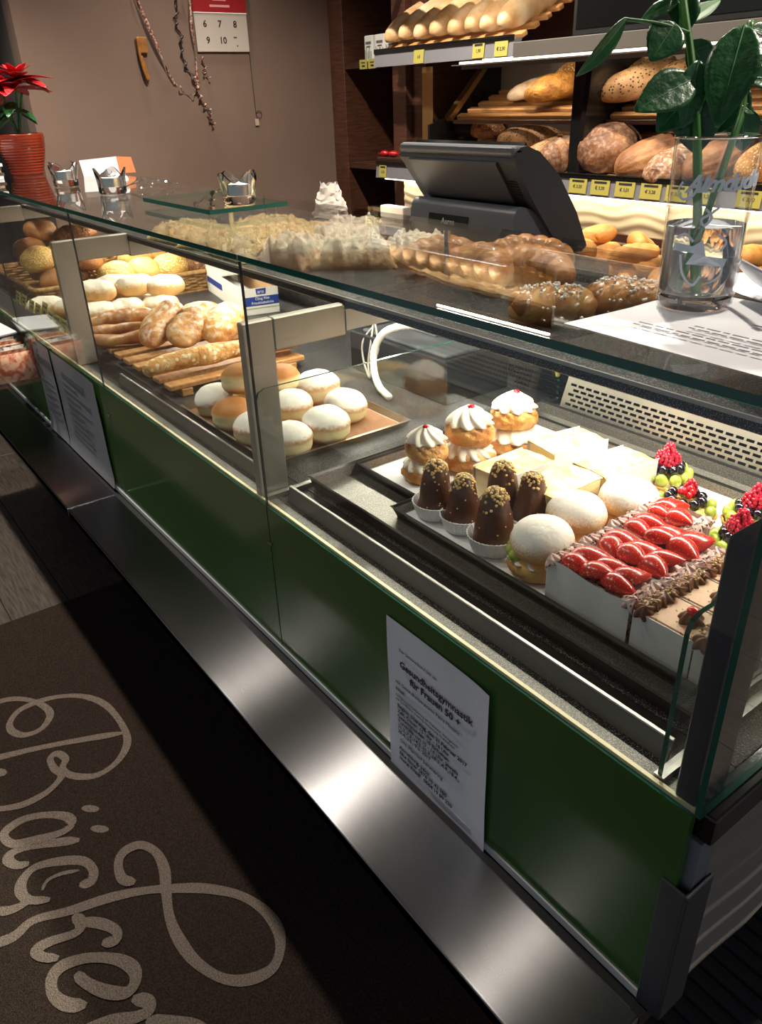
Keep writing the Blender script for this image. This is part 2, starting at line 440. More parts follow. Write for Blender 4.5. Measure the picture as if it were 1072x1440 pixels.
for nme, pts in STROKES.items():
    P = smoothpath(pts, 6); w = WID[nme] / 2; mb = MB(); v = []; f = []
    lv += 1; z = .0074 + .00012 * lv
    for i, p in enumerate(P):
        z = .0074 + .00012 * lv + .0012 * i / len(P)
        a = P[max(0, i - 1)]; b = P[min(len(P) - 1, i + 1)]; t = (b - a).normalized(); n = Vector((-t.y, t.x, 0))
        e = min(1, .45 + min(i, len(P) - 1 - i) * .18); ww = w * e * (1 + .12 * math.sin(i * .35))
        v += [(p.x + n.x * ww + 1.2, p.y + n.y * ww + .7, z), (p.x - n.x * ww + 1.2, p.y - n.y * ww + .7, z)]
        if i: f.append((2 * i - 2, 2 * i - 1, 2 * i + 1, 2 * i))
    mb.add(v, f); mb.build('woven_letter_stroke', M_matlet, mt)
for (dx, dy) in ((-1.495, -.337), (-1.422, -.339)):
    P = [(dx + 1.2 + .019 * math.cos(a) * .9 + .006 * math.sin(a), dy + .7 + .016 * math.sin(a) + .007 * math.cos(a), .0076) for a in [i * math.pi / 9 for i in range(18)]]
    MB().add(P, [tuple(range(18))]).build('woven_letter_dot', M_matlet, mt)

rb = MB()
for i in range(28):
    yy = .30 + i * .036
    rb.prism([(yy, .001), (yy + .006, .011), (yy + .016, .013), (yy + .026, .011), (yy + .033, .001)], -.62, .16, 'x')
tag(rb.build('ribbed_rubber_mat', M_rib), 'dark ribbed rubber mat on the floor under the near counter end', 'mat')

# ------------------------------------------------------------------ counter
ct = thing('bakery_counter', 'long glass bakery display counter with green front and steel bag ledge', 'counter', (0, 0, 0))
def part(name, mb, m, parent=ct, **kw): return mb.build(name, m, parent, **kw)
XL, XR = -3.36, -.236
JX = [XL, -2.65, -1.848, -1.042, XR]
part('base_cabinet', MB().box(XL, -.62, .06, .80, .10, .58), M_black)
part('plinth', MB().box(XL, -.72, .10, .74, .0, .10), M_black)
# bag ledge, two steel plates with a seam
for a, b in ((XL, -1.888), (-1.886, XR)):
    part('ledge_plate', MB().rbox(a, b, -.142, -.017, .578, .602, .003, 2), M_steel)
part('ledge_channel', MB().box(XL, XR, -.017, .030, .575, .596), M_black)
part('channel_trim', MB().box(XL, XR + .004, -.0035, -.001, .600, .612), mat('trim_white', '#c4c8cc', .35))
# green panels
for a, b in zip(JX[:-1], JX[1:]):
    part('green_panel', MB().rbox(a + .0012, b - .0012, -.001, .008, .612, .904, .0008, 1), M_green)
    part('cream_edge_strip', MB().box(a + .0012, b - .0012, .0035, .0085, .904, .909), M_cream)
for x in JX[1:4]:
    part('joint_clip', MB().rbox(x - .007, x + .007, -.004, -.001, .829, .836, .001, 1), M_chrome)
# sill, interior floor, back
part('sill', MB().box(XL, XR - .01, .0085, .027, .88, .904), M_sill)
part('shaded_sill_strip', MB().box(XL, XR - .01, .0272, .040, .88, .9037), M_dark)  # dark strip stands in for reflection and shade on the sill by the rail
part('shaded_floor_strip', MB().box(XL, XR - .01, .0405, .085, .88, .9035), M_black)  # black strip stands in for the shaded floor in front of the trays
part('display_floor', MB().box(XL, XR - .01, .0855, .82, .88, .9045), M_dark)
part('back_panel', MB().box(XL, -1.03, .806, .82, .905, 1.194), M_dark)
part('back_panel', MB().box(-1.029, XR - .02, .745, .76, .905, 1.035), M_dark)
part('front_body', MB().box(XL, XR - .03, .012, .05, .60, .88), M_black)
part('body_fill', MB().box(XL, XR - .06, .05, .80, .58, .88), M_black)
# price rails behind the glass
def rail(x0, x1):
    p = [(.036, .9045), (.0405, .9045), (.0455, .9275), (.0420, .9275)]
    part('price_rail', MB().prism(p, x0, x1, 'x'), mat('rail_grey', (.12, .12, .12), .45, .5))
    part('rail_bead', MB().rbox(x0, x1, .0415, .0475, .9277, .9305, .001, 1), M_alu)
rail(-1.036, -.292); rail(-1.842, -1.098); rail(-2.645, -2.10); rail(XL + .02, -2.655)
part('rail_sill', MB().prism([(.009, .906), (.033, .906), (.044, .945), (.038, .947)], XL + .02, -2.10, 'x'), M_frame)
# frames that carry the shelf
def frame(x, w=.018, m=M_frame, top=1.206):
    fr = MB()
    fr.rbox(x - w, x, .006, .060, .905, top, .002, 1)
    o = part('frame_post', fr, m)
    part('frame_bar', MB().rbox(x - w, x, .0605, .1965, top - .052, top, .002, 1).rbox(x - w, x, .1966, .56, 1.158, 1.194, .001, 1), m)
frame(-1.07, top=1.203); frame(-2.06, top=1.215); frame(-.240, .022, M_frameshade, 1.192); frame(-3.1)
# dark upper shelf with a bright front edge and light strip below
part('upper_shelf', MB().rbox(XL, -1.055, .200, .755, 1.195, 1.212, .0015, 1), M_dark)
part('upper_shelf', MB().rbox(-1.0545, XR - .02, .200, .560, 1.195, 1.212, .0015, 1), M_dark)
part('shelf_edge_trim', MB().box(XL, XR - .02, .1975, .2, 1.208, 1.213), M_alu)
for a, b in zip([-3.3, -2.05, -1.055], [-2.09, -1.10, -.30]):
    part('light_strip', MB().box(a, b, .44, .462, 1.187, 1.1945), lamp_mat('strip_diffuser', '#fff2da', 10) if 'strip_diffuser' not in MATS else MATS['strip_diffuser'])
    ld = bpy.data.lights.new('strip_light', 'AREA'); ld.shape = 'RECTANGLE'; ld.size = b - a; ld.size_y = .02
    ld.energy = 5.6 * (b - a); ld.color = (1, .91, .76)
    lo_ = bpy.data.objects.new('strip_light', ld); link(lo_, ct); lo_.location = ((a + b) / 2, .451, 1.186)
# perforated air outlet behind the cakes
vp = MB(); VX0, VX1, rows_ = -1.022, -.262, 6
def vpt(x, t): return (x, .690 + t * .026, .9055 + t * .072)
def vq(x0, x1, t0, t1): vp.add([vpt(x0, t0), vpt(x1, t0), vpt(x1, t1), vpt(x0, t1)], [(0, 1, 2, 3)])
vq(VX0, VX1, 0, .09); vq(VX0, VX1, .89, 1.0)
rp = .80 / rows_
for r_ in range(rows_):
    t0 = .09 + r_ * rp; tm = t0 + rp * .5; t1 = t0 + rp
    vq(VX0, VX1, tm, t1)
    x = VX0 + (.012 if r_ % 2 else .0215); vq(VX0, x, t0, tm)
    while x + .0195 < VX1 - .01:
        vq(x + .0145, x + .0195, t0, tm); x += .0195
    vq(x, VX1, t0, tm)
part('perforated_vent', vp, M_vent)
part('vent_cavity', MB().box(VX0, VX1, .722, .735, .9055, .975), M_black)
part('vent_bend', MB().prism([(.676, .9052), (.690, .9052), (.690, .9075), (.676, .9065)], VX0, VX1, 'x'), M_alu)
part('rear_ledge', MB().box(-1.03, XR - .02, .716, .744, .979, 1.0), M_dark)
# front panes and top panes with green edges
def pane(name, x0, x1, y0, y1, z0, z1, thin):
    mb = MB(); mb.box(x0, x1, y0, y1, z0, z1)
    idx = {'y': (2, 4, 3, 5), 'z': (0, 1, 3, 5), 'x': (3, 5)}[thin]
    if thin == 'z': idx = (0, 1, 3, 4, 5)
    mb.m = [0 if i in idx else 1 for i in range(6)]
    return mb.build(name, [M_glass, M_gedge], ct)
for a, b in zip(JX[:-1], JX[1:]):
    pane('front_glass', a + .0012, b - .0012, -.001, .0033, .9045, 1.3005, 'y')
    pane('top_glass', a + .0005, b - .0005, -.002, .412, 1.3015, 1.3095, 'z')
# dark seals in the joints of the front glass
for x in JX[1:4]:
    part('joint_seal', MB().box(x - .0011, x + .0011, -.0008, .003, .905, 1.300), M_black)
    part('glass_standoff', MB().lathe([(.006, 0), (.006, .0885)], 12, c=(x + .01, .385, 1.2125)), M_chrome, smooth=True, angle=40)
# glass dividers between the zones
def divider(x, y1):
    prof = [(.012, .906), (y1, .906), (y1, 1.098), (.028, 1.098), (.016, 1.093), (.012, 1.082)]
    mb = MB(); mb.prism(prof, x, x + .005, 'x'); n = len(mb.f); mb.m = [0, 0] + [1] * (n - 2)
    mb.build('glass_divider', [M_glass, M_gedge], ct)
    part('divider_channel', MB().box(x - .003, x + .008, .010, y1, .9045, .912), M_alu)
divider(-1.064, .73); divider(-.285, .68)
# near end: end glass, black corner, wave panel and corner trim
pane('end_glass', XR, XR + .006, .0, .74, .906, 1.3005, 'x')
part('end_corner_block', MB().rbox(XR - .012, XR + .016, .012, .80, .868, .9035, .003, 2), M_blackgloss)
part('end_corner_trim', MB().rbox(XR - .016, XR + .0115, -.0045, -.0012, .598, .806, .001, 1).rbox(XR + .0100, XR + .0145, -.0045, .040, .598, .806, .001, 1), mat('trim_steel', (.06, .062, .07), .4, .4))
def wv(u, v):
    y = .034 + u * .766; z = .600 + v * .267
    s = .0058 * math.sin((z * 2 * math.pi / .050) + 1.5 * math.sin(y * 2 * math.pi / .31 + z * 6) + y * 2.0)
    return (XR + .004 + s, y, z)
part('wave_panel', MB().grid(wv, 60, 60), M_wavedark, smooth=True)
part('end_return_strip', MB().box(XR - .03, XR + .0095, .0085, .034, .60, .868), mat('return_grey', '#6f7278', .5))

# yellow price cards on the rails
def card(x, y, z, w, h, parent=ct, rz=0, tilt=.3, lines=True):
    o = MB().box(-w / 2, w / 2, -.0006, .0006, 0, h).build('price_card', M_yellow, parent, (x, y, z), (-tilt, 0, rz))
    if lines:
        MB().box(-w * .36, w * .36, -.0009, -.0007, h * .68, h * .80).box(-w * .2, w * .25, -.0009, -.0007, h * .3, h * .5).build('card_print', M_ink, o)
    return o
for x in (-2.76, -2.69, -2.60, -2.53, -2.46, -2.395, -2.33, -2.265, -2.20, -2.145):
    card(x, .038, .948, .054, .034 if x != -2.46 else .05)

# ------------------------------------------------------------------ notices on the green front
def a4(name, label, x0, x1, z0, z1, y, cat='notice', m=M_paper):
    t = thing(name, label, cat, ((x0 + x1) / 2, y, z0)); w = (x1 - x0) / 2; h = z1 - z0
    def fn(u, v):
        cur = -.0045 * max(0, (u - .78) / .22) ** 2 * (1 - abs(v - .75)) - .006 * max(0, (.12 - v) / .12) ** 2
        return ((u * 2 - 1) * w, cur - .0006 * math.sin(v * 9 + u * 5), v * h)
    mb = MB(); mb.grid(fn, 14, 20); mb.build('sheet', m, t, smooth=True)
    return t
nt_ = a4('paper_notice', 'white printed exercise class notice stuck on the green front panel', -.706, -.498, .572, .872, -.0035)
def ntext(body, x, z, size, bold=0, align='LEFT', sp=1.0):
    text('printed_line', body, size, M_ink, nt_, (x, -.0018, z), (R(90), 0, 0), align, bold=bold, spacing=sp, extrude=.0001)
ntext('Der Seniorenbund lädt ein', -.075, .2555, .0075)
ntext('Gesundheitsgymnastik', 0, .2285, .0165, .0004, 'CENTER')
ntext('für Frauen 50 +', 0, .2105, .0165, .0004, 'CENTER')
ntext('mit Gesundheitstrainerin Petra Mosaric', -.085, .1945, .0085)
ntext('Inhalt:', -.085, .1815, .0088, .0001)
ntext('Kräftigung und Mobilisierung der Muskulatur, Gleichgewicht', -.085, .1705, .0055)
ntext('und Koordination, Dehnung, Entspannung, Wohlbefinden', -.085, .1635, .0055)
for i, s_ in enumerate(['Beginn: Dienstag, den 21.Februar 2017', 'Zeit, Dauer: 15 Uhr - 16 Uhr', 'Gesamtstunden: 10 Einheiten', 'Turnhalle von 15 - 16 Uhr, jeweils', '21.2.,7.3.,14.3.,21.3.,28.3.,4.4.,18.4.,', '25.4.,2.5., 9.5. 2017']):
    ntext(s_, -.082, .1505 - i * .0098, .0095, .0002)
ntext('Ort: Pfarrhof Semmering', -.078, .0855, .0095, .0001)
for i, s_ in enumerate(['Anmeldung, Infos:', 'Elke Ebner 0676 70 42 980', 'Horst Friedl   0664 19 89 220']):
    ntext(s_, -.080, .0695 - i * .0105, .0098, .0002)

M_greyp = mat('grey_paper', '#80838a', .45)
for (x0, x1, lab, k) in ((-2.497, -2.302, 'grey notice sheet left of its twin at the far green front', 0), (-2.298, -1.912, 'grey notice sheet beside the glass joint on the far green front', 1)):
    t = a4('paper_notice', lab, x0, x1, .606, .897, -.0035, m=M_greyp)
    w = (x1 - x0) / 2; mb = MB()
    if k == 0:
        for i in range(13):
            mb.box(-w * .8 + i * w * .12, -w * .8 + i * w * .12 + w * .06, -.0012, -.0008, .22, .245)
        for j in range(6): mb.box(-w * .8, w * .55, -.0012, -.0008, .07 + j * .02, .074 + j * .02)
    else:
        for j in range(9): mb.box(-w * .62, w * (.3 + .3 * math.sin(j * 3)), -.0012, -.0008, .06 + j * .019, .068 + j * .019)
        mb.box(-w * .6, w * .4, -.0012, -.0008, .235, .25)
    mb.build('print_lines', M_inkgrey, t)

bh = thing('snack_holder', 'clear acrylic holder of snack packets hanging on the far green front', 'holder', (-2.62, 0, .775))
MB().box(-.20, .18, -.150, -.147, 0, .09).box(.177, .18, -.147, -.004, 0, .09).box(-.20, .18, -.147, -.004, -.003, 0).box(-.20, -.197, -.147, -.004, 0, .09).box(-.20, .18, -.004, -.0015, 0, .13).build('acrylic_box', M_acryl, bh)
M_pk = [mat('packet_orange', '#b8563a', .3, col2='#e0b090', ns=45, nd=6, lo=.42, hi=.56), mat('packet_white', '#c9c4bc', .3, col2='#4a4a50', ns=60, nd=4, lo=.5, hi=.6)]
for i in range(6):
    t_ = thing('snack_packet', 'snack packet number %s from the near end of the clear holder' % ['one', 'two', 'three', 'four', 'five', 'six'][i], 'packet', (-2.475 - .06 * i, -.076, .7752), 0, 'snack packets in the clear holder')
    def pk(u, v, i=i): return (.022 * math.sin(u * 6.283) * math.sin(math.pi * (v * .9 + .05)) ** .6, .062 * math.cos(u * 6.283), .004 + v * (.085 + .006 * (i % 2)))
    q = MB(); q.grid(pk, 20, 8, True); q.build('foil_pouch', M_pk[i % 2], t_, smooth=True)
    MB().box(-.0006, .0006, -.045, .045, .085, .098).build('sealed_edge', M_pk[i % 2], t_)
tag(MB().rbox(-.10, .10, -.055, .055, 0, .006, .001, 1).build('leaflet', mat('leaflet_grey', '#b9bcc2', .5), None, (-2.74, -.072, .876), (.05, 0, .08)), 'pale printed leaflet lying across the snack packets', 'leaflet')
# ------------------------------------------------------------------ bread shapes
def loaf_mesh(name, L_, W_, H_, m, seed=0, p=2.4, q=2.0, flat=.55, cuts=0, cutd=.05, ang=.6, cutw=.10, rough=.02, nu=40, nv=26, taper=0, spiral=0, rib=0):
    """loaf along local x; origin in the middle, underside flattened"""
    v = []; f = []
    for i in range(nu + 1):
        u = -1 + 2 * i / nu; uu = math.sin(u * math.pi / 2)
        r = max(0.0, 1 - abs(uu) ** p) ** (1 / q) * (1 - taper * uu)
        for k in range(nv):
            a = 2 * math.pi * k / nv; cy, cz = math.cos(a), math.sin(a)
            d = 0
            if cz > -.1 and cuts:
                ph = (uu + ang * cy) * cuts / 2
                g = abs(ph - round(ph)); g = g * 2 / cuts
                d -= cutd * math.exp(-(g / cutw) ** 2) * min(1, (cz + .1) * 3) * min(1, (1 - abs(uu)) * 5)
            if spiral: d -= spiral * abs(math.sin(uu * 9 + a * 1.0)) ** 6
            if rib: d += rib * math.sin(a * 14)
            d += rough * noise.noise(Vector((uu * 3 + seed, cy * 2, cz * 2)))+ rough * .5 * noise.noise(Vector((uu * 9 + seed, cy * 6, cz * 6)))
            z = cz * (1 + d) * r
            if z < -flat * r: z = -flat * r + (z + flat * r) * .15
            v.append((uu * L_ / 2, cy * (1 + d) * r * W_ / 2, z * H_ / 2))
    for i in range(nu):
        for k in range(nv):
            l = (k + 1) % nv; f.append((i * nv + k, (i + 1) * nv + k, (i + 1) * nv + l, i * nv + l))
    mb = MB(); mb.add(v, f); return mb.mesh(name, m, smooth=True)

def round_mesh(name, D, H_, m, seed=0, star=0, sd=.10, crease=0, rough=.02, n=36, k_=20, flat=.6, swirl=0, sq=2.2):
    v = []; f = []
    for j in range(k_ + 1):
        t = math.pi * j / k_
        cz = -math.cos(t); sr = max(0.0, math.sin(t)) ** (2 / sq)
        for i in range(n):
            a = 2 * math.pi * i / n; d = 0
            if star and cz > 0:
                aa = a + swirl * (1 - sr)
                d -= sd * math.exp(-((math.sin(aa * star / 2)) / .35) ** 2) * min(1, sr * 1.4) * min(1, cz * 2.2)
            if crease: d -= crease * math.exp(-((cz + .05) / .13) ** 2)
            d += rough * noise.noise(Vector((math.cos(a) * sr * 2.2 + seed, math.sin(a) * sr * 2.2, cz * 2)))
            d += rough * .5 * noise.noise(Vector((math.cos(a) * sr * 6 + seed, math.sin(a) * sr * 6, cz * 6)))
            z = cz * (1 + d)
            if z < -flat: z = -flat + (z + flat) * .15
            v.append((sr * (1 + d) * math.cos(a) * D / 2, sr * (1 + d) * math.sin(a) * D / 2, z * H_ / 2))
    for j in range(k_):
        for i in range(n):
            l = (i + 1) % n; f.append((j * n + i, j * n + l, (j + 1) * n + l, (j + 1) * n + i))
    mb = MB(); mb.add(v, f); return mb.mesh(name, m, smooth=True)

def rope_mesh(name, pts, rad, m, lobes=2, twist=6, depth=.25, closed=False, n=14, sub=8, endt=.35, flatz=1.0, ridge=None):
    P = smoothpath(pts, sub, closed); k = len(P)
    rr = []
    for i in range(k):
        u = i / max(1, k - 1)
        e = 1 if closed else min(1, endt + (1 - endt) * math.sin(math.pi * min(1, max(0, u))) ** .5)
        if ridge: e *= 1 - .10 * abs(math.sin(u * ridge * math.pi)) ** 6
        rr.append(rad * e)
    sh = lambda u, a: ((1 - depth * abs(math.sin((a + u * twist) * lobes / 2)) ** 5) * flatz, 1 - depth * abs(math.sin((a + u * twist) * lobes / 2)) ** 5)
    mb = MB(); mb.tube(P, rr, n, closed, sh); return mb.mesh(name, m, smooth=True)

C_white = crust('white_crust', '#c98a45', '#dba35c', '#e8bd7c', dust='#f3ead8', dz=.010, dzw=.02, dn=.6)
C_long = crust('golden_long_crust', '#b58450', '#d2aa78', '#e6cda6', ns=14, dust='#efdcc0', dz=.03, dzw=.05, dn=.9, dscale=35)
C_rye = crust('rye_crust', '#4e2a15', '#774725', '#9d6a40', ns=20, bump=.7, bs=60)
C_ryef = crust('floury_rye_crust', '#472512', '#6d4123', '#916339', ns=18, bump=.7, bs=50, dust='#cbb69c', dz=.0, dzw=.09, dn=.9, dscale=85)
C_seed = crust('seeded_crust', '#8a5427', '#b47b3e', '#d29a52', ns=22, seeds='#e9c98a', seed_s=130, seed_t=.33, bump=.8, bs=160)
C_dot = crust('pierced_crust', '#7d5a36', '#a57c50', '#bf986a', ns=22, seeds='#3a2413', seed_s=105, seed_t=.30, bump=.5)
C_yel = crust('maize_crust', '#955a1e', '#b87a2e', '#d0963f', ns=40, bump=1.0, bs=120)
C_dark = crust('dark_seed_crust', '#4a2a15', '#6d4322', '#8f6236', ns=40, seeds='#b58a52', seed_s=110, seed_t=.25, bump=.8)
C_roll = crust('roll_crust', '#b6732f', '#d0934a', '#e2b06a', ns=16, bump=.3)
C_bun = crust('krapfen_dusted', '#a8672a', '#c07f3c', '#cf9450', ns=14, band='#ecd9a8', bz=-.006, bw=.016, dust='#fbf7f0', dz=.010, dzw=.012, dn=.7, dscale=160, bump=.15)
C_bunb = crust('krapfen_plain', '#a8672a', '#bd7c3a', '#c98a47', ns=14, band='#ecd9a8', bz=-.004, bw=.018, bump=.15)
C_soft = crust('dusted_soft_roll', '#cf9a55', '#e0b574', '#ecca92', ns=14, dust='#f6eedd', dz=.012, dzw=.02, dn=.8, dscale=110, bump=.2)
C_twist = crust('twist_glaze', '#9c5c24', '#bd7c3a', '#d8a25e', ns=24, dust='#f1e3cc', dz=.018, dzw=.02, dn=1.5, dscale=60, bump=.4, rough=.4, coat=.25)
C_poppy = crust('poppy_twist', '#a2652c', '#c98f4c', '#e2b877', ns=20, dust='#efe4d2', dz=.01, dzw=.02, dn=1.6, dscale=70, seeds='#4a3a34', seed_s=260, seed_t=.22, bump=.4, rough=.4)
C_croi = crust('croissant_glaze', '#8c4f1f', '#b87a3c', '#d8a460', ns=30, bump=.4, rough=.45, coat=.1)
C_strd = crust('almond_stick', '#b5762f', '#d19a52', '#e7c185', ns=34, seeds='#f3e0b6', seed_s=75, seed_t=.36, bump=1.0, bs=90)
C_nut = crust('nut_strudel', '#7a4a28', '#c49a6c', '#e2c7a0', ns=26, bump=1.0, bs=60, dust='#f2e6d2', dz=.032, dzw=.012, dn=.8, dscale=60)
C_strsl = crust('streusel_top', '#c29a5a', '#dcbc82', '#ead3a2', ns=60, bump=1.0, bs=120)
C_brio = crust('brioche_glaze', '#8f4f1e', '#bd7d3a', '#dcab68', ns=12, bump=.2, rough=.4, coat=.12)
C_choux = crust('choux_crust', '#9e5c22', '#c88a42', '#e2b472', ns=34, bump=1.0, bs=90, dust='#faf3ea', dz=.018, dzw=.012, dn=1.0, dscale=80)

# ------------------------------------------------------------------ wall shelf for bread
ws = thing('bread_wall_shelf', 'walnut wall shelf unit with slanted slatted bread racks and light strips', 'shelf', (0, 0, 0))
def wpart(name, mb, m, **kw): return mb.build(name, m, ws, **kw)
YF, YB = 1.75, 2.07
wpart('side_stile', MB().rbox(-3.429, -3.318, YF, YB, 0, 2.59, .002, 1), M_walnutv)
wpart('side_stile', MB().rbox(-2.955, -2.866, YF - .005, YB, 0, 2.59, .002, 1), M_walnutv)
wpart('side_stile', MB().rbox(-2.864, -2.775, YF + .03, YB, 0, 2.59, .002, 1), M_walnutv)
wpart('niche_back', MB().box(-3.318, -2.955, YB - .02, YB, 0, 2.59), M_walnut)
for z in (.86, 1.222, 1.628, 2.05):
    wpart('niche_shelf', MB().rbox(-3.317, -2.956, YF + .004, YB - .021, z - .012, z + .012, .001, 1), M_walnut)
wpart('back_board', MB().box(-2.775, -.55, YB - .012, YB, .98, 1.62), mat('rack_back_board', '#8f8478', .5))
wpart('back_board', MB().box(-2.775, -.55, YB - .012, YB, 1.63, 2.59), M_walnut)
wpart('lower_cabinet', MB().rbox(-2.775, -.55, 1.66, YB - .013, 0, .975, .003, 1), M_walnut)
# steel upright and slanted brackets, dividers between the racks
wpart('steel_upright', MB().rbox(-2.703, -2.64, 1.70, 1.705, 1.0, 1.60, .001, 1), mat('brass_steel', '#b08f5e', .3, .9))
for x in (-2.62,):
    wpart('rack_bracket', MB().prism([(1.66, 1.30), (2.04, 1.30), (2.04, 1.595), (1.92, 1.595), (1.74, 1.42), (1.66, 1.40)], x, x + .012, 'x'), M_blackgloss)
    wpart('bracket_edge', MB().prism([(1.735, 1.425), (1.75, 1.41), (1.93, 1.585), (1.915, 1.597)], x + .012, x + .045, 'x'), mat('brass_steel', '#b08f5e', .3, .9))
for x0, x1 in ((-1.893, -1.838), (-1.03, -.98)):
    wpart('rack_divider', MB().rbox(x0, x1, 1.66, YB - .013, 1.20, 1.596, .002, 1), M_blackgloss)
    wpart('divider_cheek', MB().prism([(1.63, 1.25), (1.70, 1.25), (1.78, 1.40), (1.95, 1.596), (1.66, 1.596)], x1, x1 + .02, 'x'), M_blackgloss)
# slats: lower rack and upper rack in both bays, top rack left
mods = [(-2.56, -1.897), (-1.815, -1.035)]
def slats(x0, x1, y0, z0, dy, dz, n, w=.027):
    a = math.atan2(dz, dy)
    for i in range(n):
        o = MB().rbox(x0, x1, -w / 2, w / 2, -.008, .008, .003, 1).build('slat', M_beech, ws, (0, y0 + i * dy, z0 + i * dz), (a, 0, 0))
for x0, x1 in mods:
    slats(x0, x1, 1.66, 1.250, .056, .0215, 6)
    slats(x0, x1, 1.77, 1.425, .056, .020, 5)
    wpart('rack_lip', MB().rbox(x0, x1, 1.738, 1.75, 1.400, 1.414, .002, 1), M_walnut)
slats(-2.86, -2.115, 1.66, 1.672, .056, .026, 6)
# price rails
def prail(x0, x1, z0, h, n=None):
    wpart('price_rail', MB().prism([(1.600, z0), (1.622, z0), (1.640, z0 + h), (1.612, z0 + h), (1.606, z0 + h * .9)], x0, x1, 'x'), M_rail)
    wpart('rail_lip', MB().rbox(x0, x1, 1.6, 1.607, z0 + h + .004, z0 + h + .010, .002, 1).box(x0, x1, 1.6015, 1.604, z0 + h - .006, z0 + h + .005), M_blackgloss)
prail(-2.895, -1.897, 1.200, .056); prail(-1.897, -.98, 1.200, .056); prail(-2.885, -2.108, 1.607, .052)
def wcard(x, z, w, h, price, name=True):
    o = MB().box(-w / 2, w / 2, -.0006, .0006, 0, h).build('price_card', M_yellow, ws, (x, 1.598, z), (-.10, 0, 0))
    if name: MB().box(-w * .34, w * .34, -.0011, -.0007, h * .72, h * .86).build('card_print', M_ink, o)
    text('card_price', price, h * .30, M_ink, o, (0, -.001, h * .34), (R(90), 0, 0), 'CENTER', extrude=.0001, bold=.0002)
for x, pr in ((-1.965, '€ 3,20'), (-1.79, '€ 3,20'), (-1.70, '€ 3,20'), (-1.605, '€ 3,01'), (-1.512, '€ 3,28'), (-1.423, '€ 3,75'), (-1.33, '€ 3,20'), (-1.2, '€ 3,20')):
    wcard(x, 1.207, .072, .046, pr)
wcard(-2.845, 1.203, .050, .050, '1,20')
wcard(-2.60, 1.608, .058, .050, '1,8', False)
wcard(-2.275, 1.609, .058, .050, '1,90')
wcard(-2.165, 1.609, .062, .050, '€ 2,30', False)
for x in (-3.17, -3.105):
    o = MB().box(-.028, .028, -.0006, .0006, 0, .036).build('price_card', M_yellow, ws, (x, YF + .002, 1.612))
    MB().box(-.015, .015, -.001, -.0007, .022, .026).box(-.01, .012, -.001, -.0007, .008, .015).build('card_print', M_ink, o)
# light strips
def wled(name, x0, x1, y, z, p, m, aim=0):
    wpart(name, MB().box(x0, x1, y, y + .012, z, z + .006), m)
    ld = bpy.data.lights.new('rack_light', 'AREA'); ld.shape = 'RECTANGLE'; ld.size = x1 - x0; ld.size_y = .012; ld.energy = p * (x1 - x0); ld.color = (1, .86, .68)
    lo_ = bpy.data.objects.new('rack_light', ld); link(lo_, ws); lo_.location = ((x0 + x1) / 2, y + .006, z - .001); lo_.rotation_euler = (aim, 0, 0)
wled('light_strip', -2.36, -.98, 1.700, 1.604, 1.3, M_ledw, .0)
wpart('light_line', MB().box(-2.36, -.98, 1.5895, 1.591, 1.5945, 1.6005), M_ledw)
wpart('added_light_baffle', MB().box(-2.36, -.98, 1.553, 1.602, 1.589, 1.592).box(-2.36, -.98, 1.591, 1.600, 1.592, 1.603).box(-2.36, -.98, 1.600, 1.604, 1.578, 1.603), mat('cover_grey', '#55504b', .5))  # ledge and valance added to keep the strips out of the top glass reflection
wpart('light_strip_cover', MB().rbox(-2.10, -.98, 1.590, 1.66, 1.603, 1.645, .002, 1), mat('cover_grey', '#55504b', .5))
wled('light_strip', -2.40, -1.80, 1.52, 1.862, 1.6, M_ledw, .2)
wled('light_strip', -2.86, -.60, 1.622, 1.1935, .75, M_ledw, .1)
wpart('top_light_bar', MB().rbox(-2.88, -1.78, 1.515, 1.60, 1.869, 1.90, .002, 1), M_walnut)
wpart('bar_arm', MB().rbox(-2.88, -2.86, 1.6, 2.05, 1.869, 1.90, .002, 1).rbox(-1.80, -1.78, 1.6, 2.05, 1.869, 1.90, .002, 1), M_walnut)
# relief panel under the rail
def wv2(u, v):
    x = -2.77 + u * 2.2; z = 1.090 + v * .105
    s = .0015 * math.sin(z * 2 * math.pi / .034 + 1.3 * math.sin(x * 2 * math.pi / .20 + z * 9) + 1.1 * math.sin(x * 2 * math.pi / .47))
    return (x, 1.655 + s, z)
wpart('wave_panel', MB().grid(wv2, 240, 30), M_wave, smooth=True)
wpart('panel_backing', MB().box(-2.77, -.57, 1.665, 1.70, .985, 1.197), M_walnut)
wpart('panel_plinth', MB().box(-2.77, -.57, 1.640, 1.664, .985, 1.090), M_walnut)
wpart('base_ledge', MB().rbox(-2.77, -.57, 1.60, 1.655, .93, .985, .002, 1), M_walnut)
# menu screen
sc = thing('menu_screen', 'large switched-off black screen above the bread racks', 'screen', (-1.36, 1.61, 1.646))
MB().rbox(-.51, .51, 0, .035, 0, .60, .003, 1).build('housing', M_black, sc)
MB().box(-.495, .495, -.002, -.0002, .018, .585).build('display', M_blackgloss, sc)

